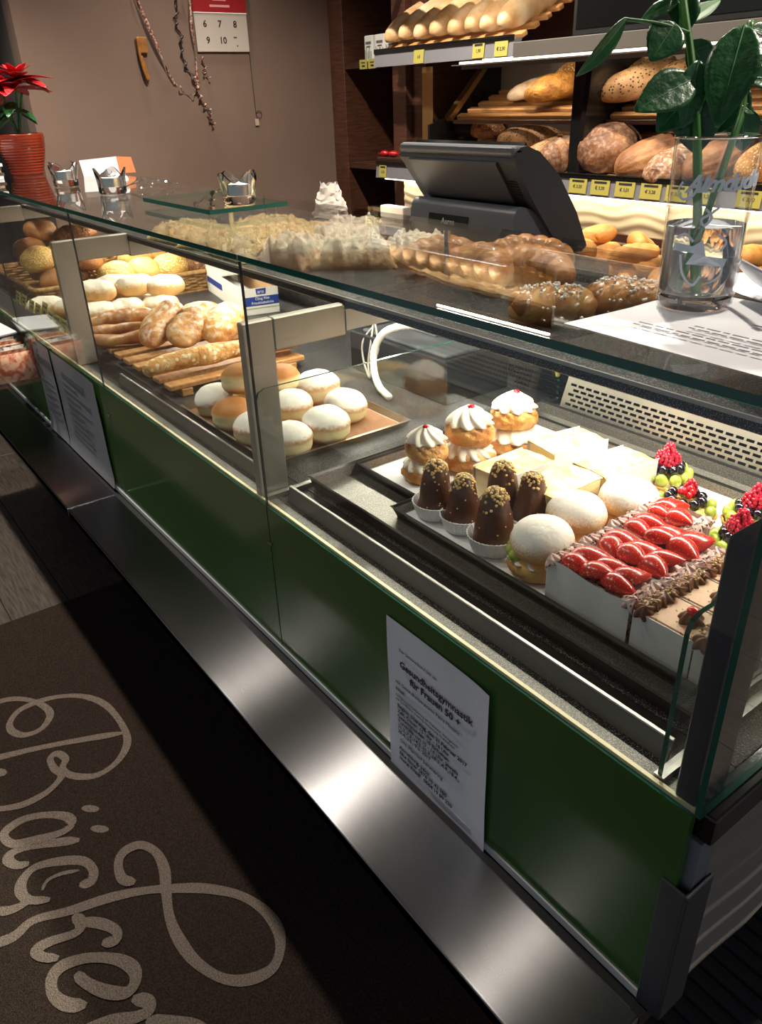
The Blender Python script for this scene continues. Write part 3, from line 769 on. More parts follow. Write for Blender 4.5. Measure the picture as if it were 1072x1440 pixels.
# ------------------------------------------------------------------ bread on the wall racks
ME = {}
ME['long'] = loaf_mesh('long_loaf', .46, .088, .085, C_long, 1, 3.2, 2.2, .6, rough=.05, cuts=5, cutd=.07, ang=.25, cutw=.05)
for i, x in enumerate((-2.815, -2.727, -2.635, -2.54, -2.447, -2.358, -2.275, -2.19)):
    tag(inst('long_loaf', ME['long'], None, (x, 1.835, 1.795 + .004 * (i % 2)), (R(2 * i), -R(24), R(90) + rnd.uniform(-.03, .03)), (1.05, 1.2, 1.25)),
        ['golden long white loaf at the left end of the top rack', 'second long white loaf from the left on the top rack', 'third long white loaf from the left on the top rack', 'fourth long white loaf from the left on the top rack', 'fifth long white loaf from the left on the top rack', 'sixth long white loaf from the left on the top rack', 'seventh long white loaf from the left on the top rack', 'long white loaf at the right end of the top rack'][i],
        'bread', 'long white loaves on the top rack')
for k in ME: pass
def bread(name, me, loc, rot, label, cat='bread', group=None, sc=1.0):
    return tag(inst(name, me, None, loc, rot, sc), label, cat, group)
me_dot = loaf_mesh('pierced_loaf', .27, .125, .105, C_dot, 4, 2.6, 2.1, rough=.03)
me_dark = loaf_mesh('dark_seed_roll', .155, .11, .09, C_dark, 5, rough=.05)
me_rolled = loaf_mesh('rolled_loaf', .20, .135, .125, C_ryef, 6, 3.5, 2.2, spiral=.16, rough=.05)
me_big = round_mesh('round_rye_loaf', .215, .16, C_ryef, 8, rough=.06, star=3, sd=.10, swirl=2)
me_stripe = loaf_mesh('ribbed_loaf', .24, .125, .115, crust('ribbed_floury_crust', '#643a1d', '#8c5c35', '#ab7d50', ns=18, bump=.5), 9, 2.8, 2.1, rib=.05, rough=.03, nv=42)
me_flour = loaf_mesh('floury_loaf', .23, .125, .11, crust('heavily_floured_crust', '#5a3018', '#8a5c38', '#b08a64', ns=30, dust='#e6dccb', dz=-.02, dzw=.09, dn=1.5, dscale=90, bump=.6), 10, 2.6, 2.1, cuts=7, cutd=.09, ang=.3, rough=.03)
me_yel = loaf_mesh('maize_loaf', .21, .115, .10, C_yel, 11, 2.4, 2.0, rough=.07)
me_whb = loaf_mesh('white_baguette_piece', .24, .085, .075, crust('floury_baguette_crust', '#b98a58', '#d8b88e', '#e8d4b4', ns=16, dust='#f4ecdf', dz=.0, dzw=.05, dn=1.4, dscale=40), 12, 2.8, 2.1, cuts=4, cutd=.10, ang=.5, cutw=.06)
me_seed = loaf_mesh('seeded_loaf', .23, .13, .11, C_seed, 13, 2.6, 2.1, rough=.03)
s1 = math.atan(.385); rk = 'bread on the lower rack'; uk = 'bread on the upper rack'
bread('dark_seed_roll', me_dark, (-2.46, 1.84, 1.372), (0, 0, .3), 'dark seeded roll at the back of the lower rack above the till', group=rk)
bread('white_baguette_piece', me_whb, (-2.50, 1.70, 1.297), (0, 0, .2), 'pale floury baguette half hidden behind the till screen', group=rk, sc=.9)
bread('pierced_loaf', me_dot, (-2.20, 1.80, 1.342), (0, 0, .25), 'long pierced loaf lying crosswise on the lower rack', group=rk)
bread('pierced_loaf', me_dot, (-2.04, 1.72, 1.300), (0, -.3, 1.25), 'pierced loaf end showing right of the till screen', group=rk)
bread('rolled_loaf', me_rolled, (-1.945, 1.71, 1.305), (0, -.25, 1.3), 'rolled brown loaf left of the big round loaf', group=rk)
bread('round_rye_loaf', me_big, (-1.775, 1.725, 1.327), (.2, 0, .5), 'big round floury rye loaf in the middle of the lower rack', group=rk)
bread('ribbed_loaf', me_stripe, (-1.605, 1.72, 1.309), (0, -.3, 1.05), 'ribbed brown loaf right of the big round loaf', group=rk)
bread('floury_loaf', me_flour, (-1.495, 1.70, 1.297), (0, -.3, 1.2), 'flour-streaked dark loaf behind the drinking glass', group=rk)
bread('ribbed_loaf', me_stripe, (-1.375, 1.72, 1.309), (0, -.3, 1.25), 'ribbed loaf seen through the drinking glass', group=rk)
bread('seeded_loaf', me_seed, (-1.23, 1.74, 1.317), (0, -.3, 1.3), 'seeded loaf on the lower rack right of the drinking glass', group=rk)
bread('white_baguette_piece', me_whb, (-2.265, 1.90, 1.512), (0, -.25, .75), 'white floury bread stick on the upper rack', group=uk)
bread('maize_loaf', me_yel, (-2.12, 1.83, 1.505), (0, -.2, .75), 'orange maize crusted loaf in front on the upper rack', group=uk, sc=1.05)
bread('seeded_loaf', me_seed, (-2.09, 1.945, 1.555), (0, -.3, .85), 'pale seeded loaf against the rack divider on the upper rack', group=uk)
bread('pierced_loaf', me_dot, (-1.92 + .09, 1.90, 1.535), (0, -.3, 1.15), 'pierced loaf right of the divider on the upper rack', group=uk)
bread('pierced_loaf', me_dot, (-1.755, 1.84, 1.51), (0, -.2, .95), 'pierced loaf in front in the right upper rack', group=uk, sc=1.12)
bread('pierced_loaf', me_dot, (-1.60, 1.90, 1.535), (0, -.2, .95), 'pierced loaf behind the rose leaves on the upper rack', group=uk, sc=1.05)
bread('maize_loaf', me_yel, (-1.50, 1.88, 1.53), (0, -.2, 1.1), 'maize loaf behind the rose stem on the upper rack', group=uk, sc=1.15)
bread('seeded_loaf', me_seed, (-1.30, 1.88, 1.535), (0, -.2, 1.1), 'seeded loaf on the upper rack at the right picture edge', group=uk)
# small packs on the niche shelf
for i, (x, c) in enumerate(((-3.165, '#dfe0da'), (-3.085, '#e6e4df'), (-3.01, '#dedcd8'))):
    t = thing('herb_pack', ['small printed pack with green grass picture on the niche shelf', 'small white printed pack in the middle of the niche shelf', 'small white printed pack beside the long loaves'][i], 'packet', (x, 1.80, 1.6402), (i - 1) * .08, 'small packs on the niche shelf')
    MB().rbox(-.034, .034, -.02, .02, 0, .098, .004, 2).build('carton', mat('pack_white_%d' % i, c, .5), t)
    mb = MB()
    for j in range(7): mb.box(-.026 + j * .008, -.0235 + j * .008, -.0212, -.0203, .01, .045 + .012 * math.sin(j * 2 + i))
    mb.build('printed_picture', mat('pack_print_%d' % i, ['#4c6a34', '#33343c', '#5a4048'][i], .5), t)
    MB().box(-.022, .022, -.0212, -.0203, .065, .075).box(-.014, .016, -.0212, -.0203, .053, .059).build('printed_name', M_inkgrey, t)
for i, x in enumerate((-2.875, -2.815)):
    t = thing('wrapped_sweet', ['red wrapped sweet at the left end of the lower rail', 'red wrapped sweet second from the left end of the lower rail'][i], 'sweet', (x, 1.635, 1.292), .4 * i)
    MB().ball((0, 0, 0), .024, .017, .012).build('wrapper', M_red, t, smooth=True)
    MB().box(-.032, -.022, -.010, .010, -.002, .002).box(.022, .032, -.01, .01, -.002, .002).build('wrapper_twist', M_red, t)
wpart('rail_end_ledge', MB().rbox(-2.895, -2.60, 1.608, 1.70, 1.268, 1.2795, .002, 1), M_walnut)
# ------------------------------------------------------------------ trays in the display
def tray(name, label, x0, x1, y0, y1, z0, rim, m, lining=None, flare=.006):
    t = thing(name, label, 'tray', ((x0 + x1) / 2, (y0 + y1) / 2, z0)); w, d = (x1 - x0) / 2, (y1 - y0) / 2
    mb = MB(); th = .0016
    def ring(e, z): return [(-w + e, -d + e, z), (w - e, -d + e, z), (w - e, d - e, z), (-w + e, d - e, z)]
    rs = [ring(flare, 0), ring(0, rim - .002), ring(-.003, rim), ring(.0005, rim + .0012), ring(th + .001, rim - .003), ring(flare + th, th + .001)]
    v = [p for r in rs for p in r]; f = [(3, 2, 1, 0)]
    for j in range(5):
        for i in range(4): k = (i + 1) % 4; f.append((j * 4 + i, j * 4 + k, j * 4 + 4 + k, j * 4 + 4 + i))
    f.append((20, 21, 22, 23)); mb.add(v, f); mb.m = [0] + [1] * 16 + [0] * 5 if m is M_tray else [0] * 22; mb.build('tray_pan', [m, M_trayrim], t)
    if lining: MB().box(-w + .012, w - .012, -d + .012, d - .012, .0028, .0034).build('baking_paper', lining, t)
    return t
tray('base_tray', 'large black tray at the bottom of the cake display', -1.050, -.292, .090, .665, .9048, .024, M_tray)
tray('pastry_tray', 'black tray lined with white paper under the cream puffs', -1.046, -.878, .190, .600, .9075, .018, M_tray, M_paper)
tray('cake_tray', 'black tray under the chocolate cones and cake slices', -.874, -.300, .136, .600, .9075, .018, M_tray, M_paper)
tray('doughnut_tray', 'dark baking tray with the sugared doughnuts', -1.560, -1.160, .078, .400, .9050, .014, M_traygrey, mat('brown_baking_paper', '#8a5a34', .6))
ZB = .9115

# ------------------------------------------------------------------ doughnuts
me_k = round_mesh('krapfen_dusted', .094, .072, C_bun, 1, crease=.06, rough=.035, sq=2.15, flat=.72)
me_kp = round_mesh('krapfen_plain', .094, .070, C_bunb, 2, crease=.06, rough=.035, sq=2.15, flat=.72)
gk = 'doughnuts on the dark tray'
KR = [(-1.493, .128, 0, 1, 'sugared doughnut at the far left front of the doughnut tray', .96, (.25, .0, 0)),
      (-1.383, .118, 0, 0, 'plain brown doughnut in the front row left of the frame post', 1.0, (0, 0, 1)),
      (-1.285, .116, 0, 1, 'sugared doughnut half hidden by the frame post', .98, (0, 0, 2)),
      (-1.345, .232, 0, 1, 'sugared doughnut right behind the frame post', 1.0, (0, 0, 3)),
      (-1.197, .140, 0, 1, 'sugared doughnut in the near front corner of the tray', .95, (0, 0, 4)),
      (-1.400, .330, 0, 1, 'large sugared doughnut at the back of the tray', 1.12, (.1, 0, 5)),
      (-1.272, .318, 0, 1, 'sugared doughnut at the back right edge of the tray', 1.0, (-.1, .1, 6)),
      (-1.208, .229, 0, 1, 'big sugared doughnut at the near right edge of the tray', 1.05, (0, .05, 7)),
      (-1.435, .172, .050, 0, 'plain brown doughnut lying on top of the front row', 1.0, (-.15, .1, 8)),
      (-1.490, .225, .0, 0, 'plain doughnut behind the frame post in the second row', 1.0, (0, 0, 9)),
      (-1.435, .262, .034, 0, 'plain orange brown doughnut on top in the middle', .9, (0, 0, 3))]
for x, y, dz, sug, lab, sc_, ro in KR:
    bread('krapfen', me_k if sug else me_kp, (x, y, ZB + .0262 * sc_ + dz), ro, lab, 'doughnut', gk, sc_)

# ------------------------------------------------------------------ slatted wooden board with twisted pastries
wb = thing('slatted_board', 'slatted light wood board under the twisted pastries', 'board', (-1.93, .27, .9048))
sl = MB().rbox(-.019, .019, -.18, .18, .018, .030, .002, 1).mesh('slat', M_beech)
for i in range(9): inst('slat', sl, wb, (-.265 + i * .066, 0, 0))
for yy in (-.14, .14): MB().rbox(-.285, .285, yy - .014, yy + .014, 0, .018, .002, 1).build('cross_rail', M_beech, wb)
ZW = .9348
ring_pts = [(.066 * math.cos(a), .034 * math.sin(a), .006 * math.sin(2 * a)) for a in [i * math.pi / 6 for i in range(12)]]
me_loop = rope_mesh('twisted_ring', ring_pts, .034, C_poppy, 2, 11, .28, True, n=18)
me_loop2 = rope_mesh('long_twisted_loop', [(.098 * math.cos(a), .026 * math.sin(a), .004 * math.sin(2 * a)) for a in [i * math.pi / 6 for i in range(12)]], .028, C_poppy, 2, 14, .28, True, n=18)
me_stick = rope_mesh('twisted_stick', [(-.10, 0, 0), (-.05, .008, .006), (0, 0, .008), (.05, -.008, .006), (.10, 0, 0)], .027, C_twist, 2, 13, .32)
me_knot = rope_mesh('knot_pastry', [(-.09, .02, 0), (-.04, .042, .002), (.03, .03, .004), (.085, .0, .008), (.03, -.034, .006), (-.05, -.035, .004), (-.10, -.01, .008), (-.05, .012, .014), (.04, .012, .018), (.10, .03, .008)], .017, C_twist, 2, 22, .3)
me_alm = rope_mesh('almond_stick', [(-.15, 0, 0), (-.07, .006, .006), (0, -.004, .007), (.07, .006, .006), (.15, 0, 0)], .030, C_strd, 2, 7, .12, flatz=.8)
gt = 'twisted pastries on the slatted board'
def past(n, me, x, y, z, rot, lab, sc_=1.0, cat='pastry', g=gt): return bread(n, me, (x, y, z), rot, lab, cat, g, sc_)
me_oval = loaf_mesh('poppy_plait', .150, .092, .066, C_poppy, 31, 2.6, 2.1, .7, cuts=4, cutd=.13, ang=.55, cutw=.07, rough=.05)
def lean(name, me, p0, p1, roll, lab, sc_=1.0):
    p0, p1 = Vector(p0), Vector(p1); q = (p1 - p0).to_track_quat('X', 'Z') @ Euler((roll, 0, 0)).to_quaternion()
    o = inst(name, me, None, (p0 + p1) / 2, q.to_euler(), sc_); return tag(o, lab, 'pastry', gt)
lean('poppy_plait', me_oval, (-1.945, .150, .957), (-2.025, .285, 1.030), .75, 'long poppy-seed plait leaning highest over its neighbours', (1.15, .85, .85))
lean('poppy_plait', me_oval, (-1.915, .222, .962), (-1.955, .330, 1.010), .65, 'poppy-seed plait in the middle of the leaning row')
lean('poppy_plait', me_oval, (-1.895, .312, .962), (-1.945, .415, 1.000), .55, 'poppy-seed plait nearest the white carton', 1.05)
past('twisted_ring', me_loop, -2.10, .36, .955, (R(20), R(0), R(40)), 'twisted ring lying at the back of the slatted board')
past('knot_pastry', me_knot, -2.085, .145, .955, (R(8), 0, R(62)), 'knotted pastry with an eye-shaped hole at the front left of the board')
past('twisted_stick', me_stick, -2.165, .19, .972, (R(10), R(-6), R(60)), 'twisted bread stick behind the knotted pastry', 1.05)
past('twisted_stick', me_stick, -2.235, .17, .945, (0, 0, R(66)), 'twisted bread stick lowest at the far end of the board')
past('almond_stick', me_alm, -1.715, .215, .963, (0, 0, R(86)), 'long almond-topped pastry stick across the near end of the board')
past('seeded_end_piece', me_seed, -1.70, .398, .972, (0, 0, R(70)), 'seeded brown loaf seen behind the frame post on the board', .62)

# ------------------------------------------------------------------ dusted soft rolls
me_s = loaf_mesh('soft_roll', .125, .088, .078, C_soft, 3, 2.6, 2.1, cuts=1, cutd=0, rough=.03)
def soft_mesh(seed):
    return loaf_mesh('soft_roll', .125, .086, .078, C_soft, seed, 2.7, 2.2, .6, rough=.07)
me_s2 = soft_mesh(9)
gs = 'flour-dusted soft rolls heaped by the basket'
for x, y, z, r, lab in ((-2.450, .195, .938, 1.3, 'dusted soft roll at the front of the heap beside the glass joint'),
                        (-2.435, .278, .938, 1.2, 'dusted soft roll in the middle of the bottom row'),
                        (-2.585, .165, .938, 1.3, 'dusted soft roll at the bottom behind the far frame post'),
                        (-2.655, .095, .938, 1.2, 'dusted soft roll showing left of the far frame post'),
                        (-2.575, .265, .938, 1.1, 'dusted soft roll filling the gap under the heap'),
                        (-2.415, .385, .938, 1.0, 'dusted soft roll at the right end of the bottom row'),
                        (-2.54, .36, .938, 1.2, 'dusted soft roll at the back of the bottom row'),
                        (-2.49, .215, .995, 1.2, 'dusted soft roll at the left end of the upper row'),
                        (-2.535, .285, .995, 1.5, 'dusted soft roll second in the upper row'),
                        (-2.478, .335, .996, 1.2, 'big dusted soft roll on top of the heap'),
                        (-2.425, .415, .992, 1.1, 'dusted soft roll at the right end of the upper row'),
                        (-2.32, .375, .94, .8, 'small golden roll at the right foot of the heap')):
    bread('soft_roll', me_s2, (x, y, z), (0, rnd.uniform(-.1, .1), r), lab, 'roll', gs, .98 if 'small' not in lab else .75)

# ------------------------------------------------------------------ wicker baskets
def basket(name, label, x0, x1, y0, y1, z0, h, m, rows_=9, flare=.02):
    t = thing(name, label, 'basket', ((x0 + x1) / 2, (y0 + y1) / 2, z0)); w, d = (x1 - x0) / 2, (y1 - y0) / 2
    per = []
    def rr(e, n=18):
        pts = []; W, Dd, r = w + e, d + e, .03
        for cx_, cy_, a0 in ((W - r, -Dd + r, -90), (W - r, Dd - r, 0), (-W + r, Dd - r, 90), (-W + r, -Dd + r, 180)):
            for i in range(5): a = R(a0 + i * 22.5); pts.append(Vector((cx_ + r * math.cos(a), cy_ + r * math.sin(a), 0)))
        out = []
        for i in range(len(pts)):
            a, b = pts[i], pts[(i + 1) % len(pts)]; k = max(1, int((b - a).length / .016))
            for q in range(k): out.append(a.lerp(b, q / k))
        return out
    MB().box(-w + .012, w - .012, -d + .012, d - .012, 0, .006).build('basket_floor', m, t)
    for r_ in range(rows_):
        e = flare * r_ / rows_ - flare; z = .010 + (h - .022) * r_ / (rows_ - 1); P = rr(e); q = []
        for i, p in enumerate(P):
            s = .0035 * (1 if (i // 2 + r_) % 2 else -1); L2 = p.length
            q.append((p.x + s * (1 if abs(p.x) > w * .8 else 0) * (1 if p.x > 0 else -1), p.y + s * (1 if abs(p.x) <= w * .8 else 0) * (1 if p.y > 0 else -1), z))
        MB().tube(q, h / rows_ * .52, 5, True).build('wicker_strand', m, t, smooth=True)
    P = rr(.003); q = [(p.x, p.y, h - .006) for p in P]
    MB().tube(q, .0085, 6, True, lambda u, a: (1, 1 + .12 * math.sin(u * 500))).build('rim_braid', m, t, smooth=True)
    st = MB(); P = rr(-flare); Q = rr(.0); 
    for i in range(0, len(P), 4):
        j = min(len(Q) - 1, int(i * len(Q) / len(P))); st.tube([(P[i].x, P[i].y, 0), (Q[j].x, Q[j].y, h - .006)], .0035, 4)
    o = st.build('wicker_stakes', m, t); o['kind'] = 'stuff'
    return t
basket('wicker_basket', 'light wicker basket of seeded rolls behind the soft rolls', -3.28, -2.665, .40, .735, .9048, .075, M_wicker)
basket('wicker_basket', 'shallow wicker basket of brown rolls at the far end of the display', -3.34, -2.76, .10, .375, .9048, .075, M_wicker, 7)
me_star = round_mesh('kaiser_roll', .115, .078, C_roll, 4, star=5, sd=.12, swirl=1.2, rough=.03)
me_sesame = round_mesh('sesame_roll', .118, .080, crust('sesame_crust', '#c08a3c', '#d8a850', '#e8c474', ns=18, seeds='#f4e2ad', seed_s=170, seed_t=.36, bump=.6, bs=150), 5, rough=.04)
me_dks = loaf_mesh('dark_seed_roll_long', .16, .09, .078, C_dark, 15, rough=.05, cuts=3, cutd=.08)
me_brn = round_mesh('brown_roll', .115, .078, crust('brown_roll_crust', '#8a5226', '#a56c38', '#c08a54', ns=18, bump=.4), 6, rough=.04)
gb = 'rolls in the light wicker basket'
for me, x, y, z, lab, r in ((me_sesame, -2.745, .375, .985, 'pale seeded roll at the left end of the light basket', 0),
                            (me_star, -2.735, .465, .988, 'large golden star roll in the light basket', 1),
                            (me_sesame, -2.735, .562, .992, 'bright sesame roll in the light basket', 2),
                            (me_dks, -2.72, .655, .985, 'dark seeded roll at the right end of the light basket', 1.2),
                            (me_dks, -2.84, .675, 1.025, 'dark seeded roll on top at the right of the light basket', 1.0),
                            (me_star, -2.90, .50, 1.005, 'golden star roll deep in the light basket', 2),
                            (me_star, -2.91, .60, 1.008, 'golden roll at the back of the light basket', 3)):
    bread('roll', me, (x, y, z), (rnd.uniform(-.3, .3), rnd.uniform(-.2, .2), r), lab, 'roll', gb, 1.18)
gb2 = 'brown rolls in the shallow wicker basket'
for me, x, y, z, lab, r in ((me_brn, -2.83, .19, .985, 'brown roll at the front right of the shallow basket', 0), (me_dks, -2.90, .25, .995, 'dark seeded roll in the middle of the shallow basket', .6),
                            (me_brn, -2.98, .20, .995, 'brown roll at the front of the shallow basket', 2), (me_sesame, -3.00, .27, 1.045, 'pale brown seeded roll on top in the shallow basket', 1),
                            (me_dks, -3.10, .30, 1.04, 'long dark roll on top at the back of the shallow basket', 1.4), (me_dks, -3.17, .21, 1.0, 'dark roll at the far left of the shallow basket', .3),
                            (me_brn, -3.22, .33, 1.045, 'brown roll highest at the back of the shallow basket', .3),
                            (me_sesame, -2.93, .17, 1.045, 'golden roll on top at the front of the shallow basket', .3), (me_brn, -3.06, .18, 1.06, 'brown roll on top in the front middle of the shallow basket', 1.3), (me_dks, -3.0, .33, 1.10, 'dark seeded roll crowning the shallow basket heap', .9), (me_dks, -3.18, .26, 1.11, 'long dark roll crowning the far side of the shallow basket', .2), (me_brn, -2.86, .31, 1.03, 'brown roll at the right back of the shallow basket', 2.0), (me_brn, -3.10, .24, 1.115, 'brown roll topping the middle of the shallow basket', 2.4)):
    bread('roll', me, (x, y, z), (rnd.uniform(-.3, .3), rnd.uniform(-.2, .2), r), lab, 'roll', gb2)

# ------------------------------------------------------------------ film carton
fc = thing('cling_film_carton', 'open white carton of cling film with blue label behind the twisted rings', 'carton', (-2.435, .681, .9048), R(-10.7))
M_cart = mat('carton_white', '#dcdad4', .55); M_blue = mat('label_blue', '#1d3a8c', .5); M_cardin = mat('carton_inside', '#c09a72', .7)
w, d, h = .225, .058, .082
MB().box(-w, w, -d, -d + .002, 0, h).box(-w, w, d - .002, d, 0, h + .012).box(-w, -w + .002, -d, d, 0, h).box(w - .002, w, -d, d, 0, h).box(-w, w, -d, d, 0, .002).build('carton_box', M_cart, fc)
MB().box(-w + .002, w - .002, -d + .002, -d + .0025, .002, h - .001).box(-w + .002, w - .002, d - .0025, d - .002, .002, h + .01).build('carton_lining', M_cardin, fc)
MB().prism([(-w, h), (-.02, h), (-.02, h + .004), (-w, h + .012)], -d, d - .01, 'y').build('lid_flap', M_cart, fc)
MB().box(w + .0002, w + .0006, -d + .004, d, .028, .056).build('blue_label', M_blue, fc)
MB().box(-w + .01, -.02, -d - .0006, -d - .0002, .034, .055).build('blue_label', M_blue, fc)
MB().prism([(-.014, .062), (.016, .062), (.018, .080), (-.016, .080)], w + .0002, w + .0007, 'x').build('brand_badge', M_blue, fc)
text('brand_text', 'aro', .016, M_white, fc, (w + .0011, 0, .066), (R(90), 0, R(90)), 'CENTER')
text('label_text', 'Cling Film', .012, M_white, fc, (w + .001, .004, .0455), (R(90), 0, R(90)), 'CENTER')
text('label_text', 'Frischhaltefolie', .012, M_white, fc, (w + .001, .004, .0325), (R(90), 0, R(90)), 'CENTER')
MB().box(w + .0002, w + .0006, -d, d, .018, .022).build('green_stripe', mat('label_green', '#9db08a', .5), fc)
MB().tube([(-w + .02, .0, .03), (w - .02, .0, .03)], .024, 14).build('film_roll', mat('film', '#d8d6d0', .15, coat=.5), fc, smooth=True, angle=40)

# ------------------------------------------------------------------ scale housing and cables behind the doughnuts
bx_ = thing('scale_housing', 'black appliance housing with grey top plate at the back of the display', 'appliance', (-1.40, .62, .9048))
MB().rbox(-.16, .20, -.09, .10, 0, .098, .004, 2).build('housing', M_black, bx_)
MB().rbox(-.12, .185, -.078, .085, .098, .106, .003, 2).build('top_plate', mat('grey_plate', '#4d4f52', .35), bx_)
MB().rbox(-.03, .06, .0, .06, .106, .128, .003, 2).build('connector_block', mat('grey_plate2', '#5d5f62', .4), bx_)
lv_ = thing('louvre_panel', 'black louvred ventilation panel beside the perforated outlet', 'vent', (-1.115, .738, .912))
MB().rbox(-.075, .078, -.004, .006, 0, .11, .002, 1).build('panel_frame', M_black, lv_)
for i in range(7): MB().prism([(-.006, .012 + i * .014), (-.014, .008 + i * .014), (-.013, .0065 + i * .014), (-.005, .010 + i * .014)], -.07, .074, 'x').build('louvre', M_blackgloss, lv_)
tag(MB().tube(smoothpath([(-1.06, .725, .965), (-1.058, .717, .99), (-1.055, .717, 1.02), (-1.05, .725, 1.035)], 5), .005, 8).build('yellow_tag', M_yellow, smooth=True), 'small yellow clip hanging by the perforated outlet', 'clip')
cb = thing('cable_bundle', 'white wrapped cable with thin grey wires looping behind the doughnuts', 'cable', (0, 0, 0))
MB().tube(smoothpath([(-1.30, .555, 1.052), (-1.335, .535, 1.055), (-1.385, .51, 1.035), (-1.415, .50, .99), (-1.405, .49, .945), (-1.365, .475, .918), (-1.31, .46, .913)], 8), .0085, 8, shape=lambda u, a: (1 + .08 * math.sin(u * 160),) * 2).build('white_cable', M_white, cb, smooth=True)
for k in range(3):
    MB().tube(smoothpath([(-1.47 - .02 * k, .56, 1.04 + .02 * k), (-1.50 + .03 * k, .53, .99), (-1.49 + .02 * k, .52, .945), (-1.44, .50, .915)], 8), .0025, 6).build('thin_wire', mat('wire_grey', '#9a9892', .4), cb, smooth=True)
# ------------------------------------------------------------------ cakes
ZC = .9112
M_cream1 = mat('whipped_cream', '#f6efe2', .45, col2='#efe4cf', ns=30, sss=.15, bump=.1, bs=60)
M_vanilla = mat('vanilla_cream', '#efdcae', .5, col2='#e8cd92', ns=14, sss=.1, stretch=(1, 1, 6), bump=.15, bs=40)
M_choco = mat('dark_chocolate', '#4a2818', .38, col2='#57301d', ns=20, coat=.08, bump=.35, bs=45)
M_nutc = mat('nut_crumb', '#ecd090', .6, col2='#cfa75e', ns=200)
M_cup = mat('white_paper_cup', '#eeeeee', .6)
M_cherry = mat('cherry_gel', '#c3121a', .12, coat=.6, sss=.2)
M_straw = mat('glazed_strawberry', '#a80c12', .26, col2='#cf3022', ns=45, lo=.3, hi=.75, coat=.25, speck='#e7a070', speck_s=520, speck_t=.64, sss=.1)
M_grape = mat('green_grape', '#93a53a', .16, col2='#b9c45e', ns=40, coat=.6, sss=.3)
M_blue_b = mat('dark_blueberry', '#15101a', .14, coat=.7)
M_rasp = mat('raspberry_red', '#b3152f', .2, coat=.5)
M_tartc = mat('tart_crust', '#d8a95c', .6, col2='#c18b40', ns=40, bump=.4, bs=90)
M_pinkc = mat('chocolate_flecked_cream', '#c9a39b', .5, speck='#3a1d14', speck_s=170, speck_t=.57)
M_mocha = mat('mocha_cream_top', '#c79d78', .5, col2='#b98c66', ns=25, speck='#6b4228', speck_s=190, speck_t=.68)
M_sponge = mat('cake_side_layers', '#b9a48e', .6, col2='#8b7159', ns=9, stretch=(1, 1, 10), bump=.2)
M_wrap = mat('cake_wrapper', '#d9d8d6', .4)
M_chocream = mat('hazelnut_chocolate_cream', '#7a4c30', .4, col2='#5d3520', ns=40)

# chocolate cones in paper cups
def cone_meshes():
    prof = [(.001, .003), (.024, .003), (.0262, .006), (.0262, .014), (.0245, .026), (.0215, .044), (.0185, .060), (.0155, .072), (.0105, .080), (.005, .083), (.0005, .084)]
    wob = lambda r, z, a, j: (r * (1 + .05 * noise.noise(Vector((math.cos(a) * 1.5, math.sin(a) * 1.5, z * 60))) + .03 * math.sin(2 * a + z * 90)), z)
    body = MB().lathe(prof, 26, wob).mesh('chocolate_cone', M_choco, smooth=True)
    cp = []
    pr = [(.0005, .001), (.0262, .001), (.0335, .023), (.0325, .0232), (.0252, .002), (.0005, .002)]
    pl = lambda r, z, a, j: (r * (1 + (.022 if r > .02 else 0) * math.sin(a * 36)), z)
    cup = MB().lathe(pr, 144, pl).mesh('paper_cup', M_cup)
    cr = MB(); g = random.Random(3)
    def rad(z):
        for (r0, z0), (r1, z1) in zip(prof[2:-1], prof[3:]):
            if z0 <= z <= z1: return r0 + (r1 - r0) * (z - z0) / max(1e-6, z1 - z0)
        return .001
    for i in range(90):
        a = g.uniform(0, 6.28); z = max(.058, .0838 - abs(g.gauss(0, .0085))); r = rad(z)
        cr.ball((r * math.cos(a), r * math.sin(a), z), .0021, .0021, .0018, 6, 4)
    for i in range(14):
        a = g.uniform(0, 6.28); z = g.uniform(.02, .06); r = rad(z)
        cr.ball((r * math.cos(a), r * math.sin(a), z), .0013, .0013, .0012, 5, 4)
    return body, cup, cr.mesh('nut_crumbs', M_nutc)
cbody, ccup, ccr = cone_meshes()
for x, y, r, s, lab in ((-.830, .190, 0, 1.12, 'chocolate cone at the left corner of the cake tray'), (-.770, .194, 1, 1.08, 'chocolate cone second from the left in the front'),
                        (-.695, .186, 2, 1.18, 'chocolate cone nearest the camera in front of the others'), (-.758, .264, 3, 1.14, 'chocolate cone tallest at the back of the cone group'),
                        (-.703, .272, 4, 1.12, 'chocolate cone at the right beside the cream slices')):
    t = thing('chocolate_cone', lab, 'pastry', (x, y, ZC), r, 'chocolate cones in paper cups'); t.scale = (s, s, s)
    inst('cone_body', cbody, t); inst('paper_cup', ccup, t); inst('nut_crumbs', ccr, t)

# cream puffs
def swirl(name, r0, h, turns, m, petals=7, layers=9, amp=.2):
    def wob(r, z, a, j): return (r * (1 + amp * math.sin(a * petals + z / h * turns)), z)
    prof = [(.001, 0)] + [(r0 * (1 - (k / layers) ** 1.6) + .0006, h * k / layers + (0)) for k in range(layers + 1)]
    return MB().lathe(prof, petals * 8, wob).mesh(name, m, smooth=True)
me_sw_big = swirl('cream_swirl', .036, .034, 6, M_cream1, 11, 10, .10); me_sw_s = swirl('cream_rosette', .020, .022, 6.5, M_cream1, 9, 12, .13)
me_chb = round_mesh('choux_base', .082, .046, C_choux, 3, rough=.12, star=7, sd=.05, swirl=1)
me_cht = round_mesh('choux_lid', .076, .050, C_choux, 4, rough=.06, star=9, sd=.22, swirl=4, n=72, k_=26)
cher = MB().ball((0, 0, 0), .0075, .0075, .006, 12, 8).mesh('cherry_piece', M_cherry, smooth=True)
